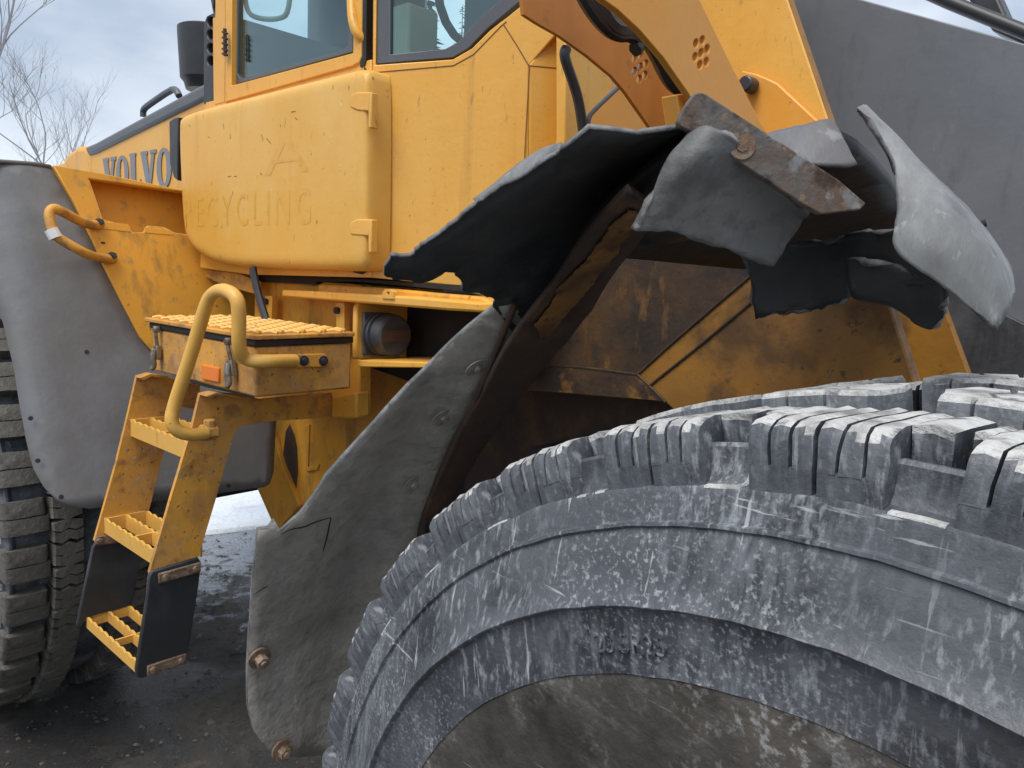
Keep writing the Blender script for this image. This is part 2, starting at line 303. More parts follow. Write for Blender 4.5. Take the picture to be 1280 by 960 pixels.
# ------------------------------------------------------------------ ground and snow
def fbm(x, y, s, z=0.): return noise.fractal(Vector((x*s, y*s, z)), 1., 2., 5)
ax_ = np.sinh(np.linspace(-1, 1, 221)*6.2)/np.sinh(6.2)*420
gy = ax_+1.8; gx = ax_-.6
def gz(x, y):
    d = hypot(x, y-2)
    return (.022*fbm(x, y, 1.1)+.014*fbm(x, y, 5., 3.))*(1 if d < 30 else 0)-.012
V = [(x, y, gz(x, y)) for y in gy for x in gx]; n_ = len(gx)
mb = MB(); mb.add(V, [(j*n_+i, j*n_+i+1, (j+1)*n_+i+1, (j+1)*n_+i) for j in range(n_-1) for i in range(n_-1)])
m_ground = material('dark_wet_mud', (.125, .110, .096), .75, layers=[((.19, .170, .15), 3, .40, .62, I3, .85, .85), ((.05, .048, .048), 1.7, .48, .58, I3, .85, .16), ((.07, .062, .055), 22, .50, .62, I3, .7), ((.16, .15, .14), 60, .62, .72, I3, .7), ((.10, .09, .08), 14, .55, .7, I3, .6)], bump=[(26, I3, .06), (90, I3, .03), (260, I3, .012)])
N, L = m_ground.node_tree.nodes, m_ground.node_tree.links      # thinning slush before the snow proper
bs = N['Principled BSDF']; src = bs.inputs['Base Color'].links[0].from_socket
t = N.new('ShaderNodeTexCoord'); sx = N.new('ShaderNodeSeparateXYZ'); L.new(t.outputs['Object'], sx.inputs[0])
r1 = N.new('ShaderNodeMapRange'); r1.inputs[1].default_value = 2.7; r1.inputs[2].default_value = 4.75; L.new(sx.outputs[1], r1.inputs[0])
nz = N.new('ShaderNodeTexNoise'); nz.inputs['Scale'].default_value = 9; nz.inputs['Detail'].default_value = 8; nz.inputs['Roughness'].default_value = .7; L.new(t.outputs['Object'], nz.inputs['Vector'])
ad = N.new('ShaderNodeMath'); ad.operation = 'MULTIPLY_ADD'; ad.inputs[1].default_value = .42; L.new(r1.outputs[0], ad.inputs[0]); L.new(nz.outputs[0], ad.inputs[2])
r2 = N.new('ShaderNodeMapRange'); r2.inputs[1].default_value = .70; r2.inputs[2].default_value = .80; L.new(ad.outputs[0], r2.inputs[0])
mi = N.new('ShaderNodeMix'); mi.data_type = 'RGBA'; mi.inputs[7].default_value = (.62, .68, .78, 1); L.new(r2.outputs[0], mi.inputs[0]); L.new(src, mi.inputs[6]); L.new(mi.outputs[2], bs.inputs['Base Color'])
ground = mb.build('ground', m_ground, kind='structure', angle=80)
m_snow = material('old_snow', (.80, .84, .90), .7, layers=[((.55, .6, .68), 3, .5, .7, I3, .7), ((.2, .2, .22), 26, .66, .74, I3, .7)], bump=[(8, I3, .05)])
mb = MB(); G = []
for i in range(60):
    row = []
    for j in range(120):
        x = -16+j*.27; e = 4.75+.45*fbm(x, 0, 1.3)+.15*fbm(x, 5, 5); y = e+(i/59)**2*22
        row.append((x, y, gz(x, y)+(.004 if i == 0 else .03+.03*fbm(x, y, 2))))
    G.append(row)
mb.grid(G); mb.build('snow', m_snow, kind='structure', angle=80)
mb = MB()
for k in range(4200):
    x = random.uniform(-3.4, .6); y = random.uniform(.9, 6); s_ = random.uniform(.003, .013)
    if random.random() < .08: s_ *= 2
    z = gz(x, y); P = []
    for (a, b, c) in ((1, 0, 0), (-1, 0, 0), (0, 1, 0), (0, -1, 0), (0, 0, 1), (0, 0, -.4)):
        P.append((x+a*s_*random.uniform(.6, 1.3), y+b*s_*random.uniform(.6, 1.3), z+c*s_*.7))
    mb.add(P, [(0, 2, 4), (2, 1, 4), (1, 3, 4), (3, 0, 4), (2, 0, 5), (1, 2, 5), (3, 1, 5), (0, 3, 5)])
m_grav = material('grey_gravel_stone', (.075, .069, .062), .8, layers=[((.15, .142, .132), 5, .5, .7, I3, .8)])
mb.build('gravel', m_grav, kind='stuff', smooth=False)

# ------------------------------------------------------------------ the loader
root = bpy.data.objects.new('wheel_loader', None); C.objects.link(root)
root.location = Vector([float(c) for c in FA.w(-1.55, -1.0, 0)]); WM[root.name] = Matrix.Translation(root.location)
tag(root, 'yellow wheel loader with torn front fender and dusty tyres', 'wheel loader')
NB, NA, UA, UB = FB.n, FA.n, FA.f, FB.f
Z3 = np.array([0, 0, 1.])

# ---- tyres -------------------------------------------------------
PITCHA = radians(10.91)
prof = [(.33, .20), (.36, .235), (.43, .264), (.50, .277), (.540, .2800), (.566, .2818), (.5785, .2822), (.5800, .2836), (.588, .2840), (.606, .2862), (.624, .2895), (.634, .2915), (.6385, .2930), (.6415, .2985), (.6425, .2990), (.646, .2965), (.652, .2930), (.660, .2900), (.674, .2870), (.690, .2845), (.7035, .2805), (.7060, .2838), (.7088, .2834), (.7100, .2785), (.722, .2765), (.732, .2745), (.7355, .2738), (.7372, .2730), (.7378, .2670), (.7395, .2610), (.746, .2570), (.758, .2555), (.766, .2562), (.7690, .2535), (.7685, .2470), (.760, .2400), (.750, .2320), (.745, .19), (.745, .1), (.746, 0)]
def tyre_mesh(mats, spin):
    n = 396; full = prof+[(r, -v) for r, v in reversed(prof[:-1])]
    mb = MB(); m = len(full); vs = []
    for k in range(n):
        a = 2*pi*k/n
        for r, v in full:
            rr = r+.0012*noise.noise(Vector((r*30+k*.37, v*8, 2.)))
            vs.append((rr*sin(a), v, rr*cos(a)))
    fs, mi = [], []
    for k in range(n):
        for j in range(m-1):
            fs.append((k*m+j, k*m+j+1, ((k+1) % n)*m+j+1, ((k+1) % n)*m+j))
            r_ = (full[j][0]+full[j+1][0])/2; ph = ((2*pi*(k+.5)/n-radians(spin))/PITCHA) % 1; mi.append(1 if r_ < .580 else (2 if (.7358 < r_ < .7382 and ph > .69 and noise.noise(Vector((k*.7, 3, 1))) > -.35) else 0))
    mb.add(vs, fs); mb.mi = mi
    return mb.mesh('tyre', mats, True, 28)
def cyl_pt(a, v, r): return (r*sin(a), v, r*cos(a))
def solid(mb, outline_lo, outline_hi, mi_side=0, mi_top=1):
    n = len(outline_lo); o = len(mb.v)
    mb.add(outline_lo+outline_hi, [], 0)
    for i in range(n): mb.f.append((o+i, o+(i+1) % n, o+n+(i+1) % n, o+n+i)); mb.mi.append(mi_side)
    mb.f.append(tuple(o+n+i for i in range(n))); mb.mi.append(mi_top)
def jit(a, v, r, amp, seed):
    q = Vector((a*60, v*40, r*40+seed*7.3))
    return a+amp*noise.noise(q)/.79, v+amp*noise.noise(q+Vector((9, 0, 0))), r+amp*.8*noise.noise(q+Vector((0, 9, 0)))
def shoulder_block(seed, sgn=1, slits=True):
    """two sub-blocks with slits, flush with the sidewall; angles start at 0"""
    rnd = random.Random(seed); mb = MB(); d = pi/180
    segs = []
    for s0, s1, vi in ((0., 3.72, .158), (4.0, 7.55, .148)):
        w = (s1-s0)/3; e = [s0, s0+w*(1+rnd.uniform(-.06, .06)), s0+2*w*(1+rnd.uniform(-.04, .04)), s1]
        if not slits: segs.append((s0, s1, vi))
        for k in range(3 if slits else 0):
            g0 = 0 if k == 0 else .10; g1 = 0 if k == 2 else .10
            segs.append((e[k]+g0, e[k+1]-g1, vi+rnd.uniform(-.006, .006)))
        # solid foot below the slits
        f = []
        for (r, vo) in ((.733, .2733), (.7555, .2728)):
            f.append([cyl_pt(*jit(a, v*sgn, r, .0012, seed)) for a, v in ((s0*d, vo), (s1*d, vo), (s1*d, vi), (s0*d, vi))])
        solid(mb, f[0], f[1], 0, 0)
    segs = [(a, b, c, 9.) for a, b, c in segs]+([(7.62, 9.35+rnd.uniform(-.2, .2), .150, .236), (-.85, -.06, .165, .222)] if slits else [])
    for (a0, a1, vi, vmax) in segs:
        na = 3; rings = []
        prof2 = [(.754, .2727), (.768, .2718), (.779, .2700), (.7855, .2665), (.7895, .2590), (.791, .246), (.791, .21), (.7905, .18), (.790, vi+.006), (.785, vi), (.765, vi), (.748, vi)]
        o = len(mb.v)
        for i in range(na):
            a = (a0+(a1-a0)*i/(na-1))*d
            for (r, v) in prof2:
                v = min(v, vmax)
                ed = .0016 if (i in (0, na-1) and r > .78) else 0
                aa, vv, rr = jit(a, v*sgn, r-ed, .0022, seed); mb.v.append(cyl_pt(aa, vv, rr))
        m = len(prof2)
        for i in range(na-1):
            for j in range(m-1):
                mb.f.append((o+i*m+j, o+i*m+j+1, o+(i+1)*m+j+1, o+(i+1)*m+j)); mb.mi.append(1 if (3 if noise.noise(Vector((a0*9+i, seed*3.1, 0))) < .1 else 2) <= j <= 8 else 0)
        mb.f.append(tuple(o+j for j in range(m))); mb.mi.append(0); mb.f.append(tuple(o+(na-1)*m+j for j in range(m))); mb.mi.append(0)
    return mb
def inner_block(seed, sgn=1, slits=True):
    rnd = random.Random(seed+50); mb = MB(); d = pi/180
    v0, v1 = .040, .138; zz = [(0, .0), (.25, .22), (.5, -.12), (.75, .24), (1, .0)]
    cuts = [0., 2.55, 5.1, 7.7] if slits else [0., 2.45, 4.95, 5.45, 7.9, 10.4]
    if not slits: v0, v1 = .056, .143
    for k in ((0, 1, 2) if slits else (0, 1, 3, 4)):
        c0, c1 = cuts[k]+(.11 if k else 0), cuts[k+1]-(.11 if k < 2 else 0)
        lo, hi = [], []
        A = [(c0+(z*2.2 if k else (abs(t-.5)*1.6-.1)), v0+(v1-v0)*t) for t, z in zz]
        B = [(c1+(z*2.2 if k < 2 else (.5-abs(t-.5))*1.5), v0+(v1-v0)*t) for t, z in zz]
        ol = A+B[::-1]
        def ring(r, ins):
            cx = sum(p[0] for p in ol)/len(ol); cy = sum(p[1] for p in ol)/len(ol)
            return [cyl_pt(*jit((cx+(a-cx)*(1-ins))*d, (cy+(v-cy)*(1-ins))*sgn, r, .0022, seed)) for a, v in ol]
        R0, R1, R2 = ring(.745, -.04), ring(.797, 0), ring(.8015, .07)
        n = len(ol); o = len(mb.v); mb.add(R0+R1+R2, [], 0)
        for q in range(2):
            for i in range(n): mb.f.append((o+q*n+i, o+q*n+(i+1) % n, o+(q+1)*n+(i+1) % n, o+(q+1)*n+i)); mb.mi.append(q)
        mb.f.append(tuple(o+2*n+i for i in range(n))); mb.mi.append(1)
    return mb
def wheel(fr, u, v, name, mats, lettered, spin, slits=True):
    part = link(name, tyre_mesh(mats[:2]+[m_treadtop], spin), root, local=WM[root.name].inverted() @ fr.mat(u, v, .79))
    sh = {s: [shoulder_block(i, s, slits).mesh('tread_block', mats[2:4], True, 40) for i in range(4)] for s in (1, -1)}
    inn = {s: [inner_block(i, s, slits).mesh('tread_block', mats[2:4], True, 40) for i in range(4)] for s in (1, -1)}
    for k in range(33):
        for s in (1, -1):
            a = radians(spin)+k*PITCHA+(0 if s > 0 else PITCHA*.5)
            o = link('tread_block', random.choice(sh[s]), part, local=Matrix.Rotation(a, 4, 'Y'))
            a2 = a+PITCHA*.5
            o = link('tread_block', random.choice(inn[s]), part, local=Matrix.Rotation(a2, 4, 'Y'))
    # rim
    mb = MB(); n = 64; rp = [(.355, .215), (.372, .225), (.372, .208), (.335, .19), (.31, .12), (.30, .05), (.17, .05), (.17, .09), (.0, .09)]
    vs = [(r*sin(2*pi*k/n), vv, r*cos(2*pi*k/n)) for k in range(n) for r, vv in rp]; m = len(rp)
    mb.add(vs, [(k*m+j, k*m+j+1, ((k+1) % n)*m+j+1, ((k+1) % n)*m+j) for k in range(n) for j in range(m-1)])
    link('wheel_rim', mb.mesh('wheel_rim', m_yel), part, local=Matrix())
    if lettered:
        def letters(txt, size, r, amid, vv, flip=1):
            me = text_mesh(txt, size, .0016); xs = [p.co.x for p in me.vertices]; mid = (min(xs)+max(xs))/2
            for p in me.vertices:
                a = amid+(p.co.x-mid)/r; rr = r+p.co.y; p.co = Vector((rr*sin(a), vv+p.co.z, rr*cos(a)))
            me.materials.append(mats[0]); return me
        link('lettering', letters('23.5R25', .024, .600, radians(-19.5), .2872), part, local=Matrix())
    return part
front_tyre = wheel(FA, 0, 0, 'front_tyre', [m_tyre, m_bead, m_tyre, m_treadtop], True, -8.7)
front_tyre['label'] = 'large scuffed front tyre with mud on its tread'
rear_tyre = wheel(FB, -1.8, 1.05, 'rear_tyre', [m_tyrer, m_bead, m_treadr, m_treadr], False, 3, False)
rear_tyre['label'] = 'rear tyre with clean dark tread behind the ladder'

# ---- front fender: rubber sheet on a cylinder around the wheel ------
RF = 1.06
def fill_param(poly, step):
    """triangulated interior of a 2D polygon with added inner points"""
    bm = bmesh.new(); out = []
    for (p, q) in zip(poly, poly[1:]+poly[:1]):
        d = hypot(q[0]-p[0], q[1]-p[1]); k = max(1, int(d/step))
        for i in range(k): out.append((p[0]+(q[0]-p[0])*i/k, p[1]+(q[1]-p[1])*i/k))
    vs = [bm.verts.new((x, y, 0)) for x, y in out]
    es = [bm.edges.new((vs[i], vs[(i+1) % len(vs)])) for i in range(len(vs))]
    bmesh.ops.triangle_fill(bm, use_beauty=True, edges=es)
    for _ in range(7):
        le = [e for e in bm.edges if e.calc_length() > step*1.9 and not e.is_boundary]
        if not le: break
        bmesh.ops.subdivide_edges(bm, edges=le, cuts=1); bmesh.ops.triangulate(bm, faces=bm.faces[:], quad_method='BEAUTY')
        bmesh.ops.beautify_fill(bm, faces=bm.faces[:], edges=[e for e in bm.edges if not e.is_boundary])
    bm.verts.index_update()
    P = [(v.co.x, v.co.y) for v in bm.verts]; F = [tuple(v.index for v in f.verts) for f in bm.faces]; bm.free(); return P, F
def sstep(a, b, x): t = min(1, max(0, (x-a)/(b-a))); return t*t*(3-2*t)
def fender_r(a, v):
    w = .006*fbm(a*1.06, v, 4.)+.003*fbm(a*1.06, v, 14., 2)
    w += -.030*(1-sstep(-.01, .05, v))*(1-sstep(.0, .10, -v-.06)) if True else 0     # clamped flange
    w += .012*sstep(.03, .08, v)*(1-sstep(.08, .2, v))*sstep(-1.3, -.9, -abs(a+.9))  # bulge beside the crease
    return RF+w
def fender_pt(a, v, rf=fender_r, dr=0): r = rf(a, v)+dr; return FA.w(r*sin(a), v, .79+r*cos(a))
main_px = [(322, 662), (316, 720), (312, 770), (308, 830), (309, 880), (316, 912), (335, 938), (362, 946), (400, 947), (440, 947)]
inner_edge = [(-1.60, -.06), (-1.3, -.06)]+[on_cyl(x, y, RF-.01) for x, y in ((540, 655), (562, 598), (620, 494), (670, 410), (710, 362), (757, 290))]+[(-.42, -.08), (-.36, -.16), (-.30, -.16), (-.24, -.05)]
top_px = [(868, 154), (840, 155), (810, 158), (795, 161), (770, 157), (735, 153), (715, 168), (698, 184), (680, 196), (650, 216), (612, 238), (580, 262), (556, 282), (535, 297), (512, 318), (500, 319), (488, 318), (480, 332), (479, 341), (490, 346), (508, 347), (522, 352), (540, 348), (556, 339), (569, 340), (576, 350), (578, 364), (595, 369), (621, 379), (622, 384), (603, 402), (570, 434), (540, 463), (500, 500), (455, 543), (430, 568), (408, 592), (392, 618), (375, 641), (350, 662), (343, 650), (335, 660)]
def fender_from_param(name, pl, mats, ragged, th=.013, rf=fender_r, step=.022, parent=None, label=None):
    poly = []; n = len(pl)
    for i in range(n):
        p, q = pl[i], pl[(i+1) % n]; A, B = np.array([p[0]*RF, p[1]]), np.array([q[0]*RF, q[1]])
        rag = ragged(i); d = np.linalg.norm(B-A); k = max(1, int(d/(.006 if rag else step)))
        nn = np.array([-(B-A)[1], (B-A)[0]])/(d+1e-9)
        for j in range(k):
            pt = A+(B-A)*j/k
            if rag and j: pt = pt+nn*(.003*noise.noise(Vector((pt[0]*160, pt[1]*160, 1)))+.004*noise.noise(Vector((pt[0]*50, pt[1]*50, 4))))
            poly.append((pt[0], pt[1]))
    P, F = fill_param(poly, step)
    mb = MB(); mb.add([fender_pt(x/RF, y, rf) for x, y in P], F)
    o = link(name, mb.mesh(name, mats, True, 60), parent or root, label=label)
    m = o.modifiers.new('solid', 'SOLIDIFY'); m.thickness = th; m.offset = 0; m.material_offset_rim = 1 if isinstance(mats, list) else 0
    return o
ns = top_px.index((622, 384))
low = [on_cyl(x, y, RF) for x, y in main_px]+inner_edge[:6]+[on_cyl(672, 402, RF), on_cyl(640, 374, RF)]+[on_cyl(x, y, RF) for x, y in top_px[ns:]]
fender = fender_from_param('front_fender', low, [m_rub, m_edge], lambda i: i >= len(main_px)+20, th=.008, label='torn front fender, dusty grey mud flap with ragged black upper half')
upp = [on_cyl(x, y, RF-.001) for x, y in ((618, 386), (648, 412), (672, 402))]+inner_edge[6:]+[on_cyl(x, y, RF) for x, y in top_px[:ns]]
fender_from_param('fender_upper', upp, [m_rubd, m_edge], lambda i: 3+len(inner_edge[6:])+6 <= i <= 3+len(inner_edge[6:])+28, th=.005, rf=lambda a, v: fender_r(a, v)-.002, parent=fender, label='ragged black upper half of the front fender')
# top remnant under the strap
rem = [on_cyl(*p, RF) for p in [(850, 164), (880, 158), (905, 158), (955, 158), (1000, 151), (1045, 149), (1070, 162), (1092, 184), (1112, 212), (1124, 240), (1165, 263), (1213, 280)]]
rem += [(radians(-16), -.75), (radians(-29.5), -.75), (radians(-29.5), -.3), (radians(-29), .02), (radians(-27), .085), (radians(-22), .12)]
fender_from_param('fender_roof', rem, m_roof, lambda i: False, parent=fender, rf=lambda a, v: RF-.014+.004*fbm(a, v, 3), label='black torn roof of the fender over the wheel top')
for pts in (((350, 665), (362, 658), (378, 656), (392, 650), (413, 646)), ((413, 646), (409, 668), (404, 690)), ((316, 742), (326, 735), (334, 731)), ((455, 770), (459, 782), (452, 795))):
    mb = MB(); q_ = [on_cyl(x, y, RF) for x, y in pts]; mb.tube([fender_pt(a, v, dr=-.0045) for a, v in q_], [.0006, .0012, .0012, .0006], 6, 1); mb.build('tear_line', m_gap, fender)
# steel arch behind the rubber flange
def arch_r(a, v): return RF-.046+.003*fbm(a, v, 9)
arl = [on_cyl(x, y, RF-.046) for x, y in ((524, 660), (545, 602), (602, 492), (653, 405), (693, 352), (745, 278), (785, 235))]
arr = [on_cyl(x, y, RF-.046) for x, y in ((560, 640), (600, 562), (655, 488), (705, 425), (738, 384), (795, 300), (825, 262))]
ar = [(-1.55, -.055), (-1.35, -.05)]+arl+arr[::-1]+[(-1.35, -.12), (-1.55, -.12)]
arch = fender_from_param('fender_bracket', ar, m_arch, lambda i: False, .010, arch_r, parent=root, label='rusty brown steel arch behind the fender')
mb = MB(); mb.tube([fender_pt(a, v-.004, dr=-.014) for a, v in ([(-1.55, -.05)]+arl[:4])], .005, 8, 2); mb.build('flange_lip', m_arch, arch)
bp_ = [on_cyl(x, y, RF-.056) for x, y in ((668, 408), (688, 382), (700, 358), (725, 335), (748, 305), (785, 262), (802, 268), (770, 318), (735, 362), (712, 388), (690, 415), (680, 423))]
fender_from_param('bare_patch', bp_, m_patch, lambda i: True, .003, lambda a, v: RF-.056, parent=arch)
for (x, y) in ((597, 460), (554, 522), (516, 605)):
    a, v = on_cyl(x, y, RF-.02); p = fender_pt(a, v, dr=-.006); n = -(FA.f*sin(a)+Z3*cos(a))
    bolt(p, n, .007, .005, m_rub, fender, washer=.020)
for (x, y) in ((321, 818), (350, 935)):
    a, v = on_cyl(x, y, RF); p = fender_pt(a, v, dr=-.008); n = -(FA.f*sin(a)+Z3*cos(a))
    bolt(p, n, .011, .016, m_rbolt, fender, washer=.020)

# ---- torn fragments over the wheel: curved sheets -----------------------
def crm(P, n):
    """Catmull-Rom through a list of points"""
    P = [np.asarray(p) for p in P]; E = [2*P[0]-P[1]]+P+[2*P[-1]-P[-2]]; out = []
    for i in range(1, len(E)-2):
        a, b, c, d = E[i-1:i+3]
        for k in range(n):
            t = k/n; out.append(.5*((2*b)+(c-a)*t+(2*a-5*b+4*c-d)*t*t+(3*b-a-3*c+d)*t**3))
    return out+[P[-1]]
def sheet(name, rows, mats, th, parent, label=None, sub=8, rag=.004):
    G = [crm([D(*p) for p in r], sub) for r in rows]
    G = list(zip(*[crm(c, sub) for c in zip(*G)]))
    n, m = len(G), len(G[0]); mb = MB(); H_ = []
    for i in range(n):
        row = []
        for j in range(m):
            p = Vector([float(c) for c in G[i][j]])
            b = .0010*noise.noise_vector(p*18)+.0004*noise.noise_vector(p*70)
            if i in (0, n-1) or j in (0, m-1): b += rag*.5*noise.noise_vector(p*90)+rag*.8*noise.noise_vector(p*32)
            row.append(p+b)
        H_.append(row)
    mb.grid(H_); o = link(name, mb.mesh(name, mats, True, 60), parent, label=label)
    m_ = o.modifiers.new('solid', 'SOLIDIFY'); m_.thickness = th; m_.offset = 0; m_.material_offset_rim = 1 if isinstance(mats, list) else 0
    return o
sheet('hanging_flap', [
    [(793, 285, .73), (829, 286, .735), (880, 300, .76), (928, 318, .78), (962, 334, .80)],
    [(812, 245, .715), (848, 245, .71), (892, 256, .735), (944, 284, .775), (985, 298, .80)],
    [(838, 203, .705), (866, 205, .69), (905, 214, .715), (950, 246, .755), (1000, 275, .79)],
    [(866, 167, .70), (890, 162, .69), (922, 172, .70), (958, 215, .735), (1014, 262, .775)]], [m_flap, m_edge], .010, fender, 'light grey folded flap hanging under the rusty strap')
sheet('curled_flap', [
    [(1072, 135, .78), (1073, 134.5, .78), (1076, 134, .785), (1081, 136, .80)],
    [(1094, 163, .765), (1103, 164, .765), (1113, 168, .77), (1121, 178, .79)],
    [(1118, 212, .74), (1132, 208, .738), (1146, 208, .745), (1158, 216, .78)],
    [(1124, 262, .725), (1152, 252, .718), (1182, 248, .722), (1202, 260, .765)],
    [(1119, 312, .712), (1160, 296, .70), (1206, 284, .705), (1236, 300, .755)],
    [(1176, 356, .695), (1204, 338, .688), (1238, 325, .692), (1261, 345, .745)],
    [(1246, 411, .685), (1250, 400, .684), (1257, 385, .692), (1263, 366, .735)]], [m_droop, m_edge], .008, fender, 'pale grey curled rubber flap drooping over the tyre', 8, .002)
sheet('inner_skirt', [
    [(925, 310, 1.02), (975, 305, 1.0), (1020, 300, .97), (1062, 295, .93), (1100, 285, .88), (1160, 290, .80)],
    [(936, 345, 1.02), (980, 340, 1.0), (1022, 338, .97), (1058, 332, .93), (1110, 340, .87), (1178, 352, .79)],
    [(944, 397, 1.02), (985, 392, 1.0), (1028, 384, .97), (1058, 374, .93), (1062, 352, .925), (1068, 345, .92)]], [m_rubd, m_edge], .009, fender, 'dark blue black inner skirt of the fender', 8, .008)
sheet('torn_tail', [
    [(1060, 320, .90), (1095, 325, .87), (1140, 340, .83), (1182, 350, .79)],
    [(1068, 366, .90), (1105, 370, .87), (1140, 374, .84), (1184, 374, .79)],
    [(1100, 373, .89), (1130, 386, .86), (1160, 412, .835), (1180, 392, .80)]], [m_rubd, m_edge], .009, fender, 'dark torn tail beneath the curled flap', 8, .008)
sheet('tin_shard', [
    [(952, 170, .735), (980, 161, .735), (1008, 157, .735), (1032, 151, .735), (1042, 154, .738)],
    [(980, 189, .727), (995, 187, .726), (1011, 185, .724), (1043, 181, .723), (1056, 180, .727)],
    [(1000, 207, .719), (1012, 208, .719), (1016, 208, .717), (1058, 207, .716), (1069, 205, .719)]], [m_tin, m_edge], .004, fender, 'small bent grey tin shard', 6, .002)
sheet('fender_crown', [
    [(606, 262, .85), (624, 247, .845), (648, 230, .835), (680, 210, .82), (706, 195, .80)],
    [(594, 252, .88), (618, 233, .87), (646, 211, .86), (677, 191, .84), (702, 182, .81)],
    [(604, 250, 1.0), (626, 232, .99), (652, 211, .97), (682, 193, .93), (705, 184, .88)]], [m_droop, m_edge], .008, fender, 'pale sunlit crown of the fender behind its torn rim', 6, .001)
# rusty strap
strap_px = [(847, 152), (852, 140), (862, 124), (868, 117), (876, 115), (884, 118), (1000, 193), (1048, 224), (1083, 254), (1076, 262), (1026, 268), (1004, 256), (915, 197), (860, 163), (850, 158)]
p0 = D(930, 170, .70); nst = np.cross(D(1050, 245, .715)-p0, D(900, 190, .70)-p0); nst /= np.linalg.norm(nst)
if nst @ FW > 0: nst = -nst
mb = MB(); mb.prism([on_plane(x, y, p0, nst) for x, y in strap_px], -nst*.010)
strap = mb.build('fender_strap', m_rust, root, bevel=.0015, label='rusty steel strap bolted across the torn fender')
q = on_plane(927, 182, p0, nst); mb = MB(); mb.disc(q, nst, .0125, .0016, 24); mb.disc(q, nst, .006, .003, 8); mb.build('washer', m_rbolt, strap)

# ---- front frame: tower plates, boom, bucket -------------------------------
fframe = plate(FA, 'v', -.60, [(866, -30), (978, -30), (985, 0), (1035, 147), (1110, 375), (1150, 497), (1170, 640), (980, 640), (830, 502), (650, 487), (600, 470), (600, 330), (700, 200), (866, 172)], .03).build('front_frame', m_well, root, bevel=.004, label='front frame side plate, grimy and darkened for shade inside the wheel arch')
edge = H(FA, 'v', -.595, (1110, 375), (1035, 147))
mb = MB(); plate(FA, 'v', -.592, [(870, -30), (976, -30), (984, 0), (1033, 145), (1040, 172), (870, 172)], .006, mb=mb); mb.build('tower_plate', m_cab, fframe, bevel=.002)
plate(FA, 'v', -.597, [(610, 380), (640, 300), (760, 225), (960, 225), (962, 322), (937, 344), (850, 418), (797, 466), (720, 456), (640, 453)], .002).build('grime_shade_patch', m_grime_shade, fframe)  # near-black patch adds the fender's shade to the wall grime
plate(FA, 'v', -.597, [(608, 384), (641, 457), (720, 460), (796, 470), (813, 486), (828, 501), (652, 486), (604, 468)], .002).build('grime_shade_patch', m_grimeb, fframe)
# weld beads
for pts in (((797, 468), (850, 420), (937, 346)), ((812, 482), (875, 432), (960, 360)), ((640, 455), (720, 458), (797, 468)), ((797, 468), (815, 485), (832, 503))):
    mb = MB(); mb.tube(H(FA, 'v', -.598, *pts), .0032, 6, 1); mb.build('weld_bead', m_arch, fframe)
plate(FA, 'v', -.78, [(560, 640), (560, 480), (660, 487), (840, 500), (900, 640)], .03).build('lower_frame_plate', m_arch, fframe)  # dark backdrop plate, its colour stands in for the gloom below the frame
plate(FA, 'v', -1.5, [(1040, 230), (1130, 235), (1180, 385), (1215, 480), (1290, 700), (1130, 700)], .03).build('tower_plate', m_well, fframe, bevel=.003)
bk = plate(FA, 'v', -2.05, [(900, -40), (930, -40), (1076, -1), (1160, 22), (1292, 58), (1420, 100), (1420, 450), (1240, 450), (1160, 400), (900, 300)], .04).build('bucket', m_bucket, root, bevel=.004, label='smooth dark grey steel bucket wall behind the lift tower')
plate(FA, 'v', -2.02, [(1150, 330), (1238, 384), (1330, 430), (1420, 560), (1400, 860), (1120, 860)], .04).build('bucket_lip', m_bucketd, bk, bevel=.003)
mb = MB(); mb.tube(H(FA, 'v', -2.3, (1040, -62), (1190, 4), (1300, 48), (1400, 90)), .024, 12); mb.build('hydraulic_tube', m_cable, bk)
mb = MB(); mb.prism(H(FA, 'v', -2.4, (1120, -120), (1200, -110), (1262, 28), (1300, 52), (1300, 64), (1240, 38)), -NA*.10); mb.build('cylinder_mount', m_blk, bk, bevel=.01)
# boom: two plates joined by a web, hoses between
holes_n = [circle_px(x, y, 3.3, 5.6, 12, .15) for x, y in ((870, 54), (878, 50), (884, 61), (876.5, 66), (869, 71), (883, 77), (875, 81))]
near = [(740, -30), (752, -2), (772, 12), (800, 38), (830, 73), (860, 116), (880, 150), (930, 190), (975, 190), (950, 152), (905, 62), (868, -15), (862, -30)]
boom = plate(FA, 'u', -.55, near, .012, holes=holes_n).build('lift_boom', m_boom, root, bevel=.002, label='orange yellow lift boom of two drilled plates')
holes_f = [circle_px(x, y, 3.6, 6, 12, .2) for x, y in ((793, 73), (800.5, 69), (807, 80), (800.5, 84), (793, 89), (806, 94), (799, 99))]
far = [(650, -30), (655, 18), (672, 29), (700, 45), (735, 70), (765, 95), (782, 115), (812, 158), (830, 200), (905, 200), (880, 140), (862, 110), (830, 60), (800, 25), (760, -30)]
plate(FA, 'u', -.78, far, .008, holes=holes_f).build('boom_plate', m_boomi, boom, bevel=.002, label='darker orange rear plate of the boom')
mb = MB(); mb.prism(H(FA, 'u', -.57, (846, 118), (862, 116), (866, 190), (856, 190)), -UA*.03); mb.build('boom_web', m_boom, boom, bevel=.002)
for pts, r in ((((733, -20), (750, 14), (766, 38), (790, 34), (806, 46)), .016), (((722, -20), (742, 18), (768, 44), (790, 42), (800, 55), (794, 62)), .012), (((800, 30), (822, 60), (838, 96), (852, 110), (864, 106)), .018), (((812, 50), (830, 84), (846, 108), (866, 114)), .014), (((745, -25), (770, 6), (795, 30)), .014)):
    mb = MB(); mb.tube(H(FA, 'u', -.66, *pts), r, 8, 2); mb.build('hydraulic_hose', m_cable, boom)
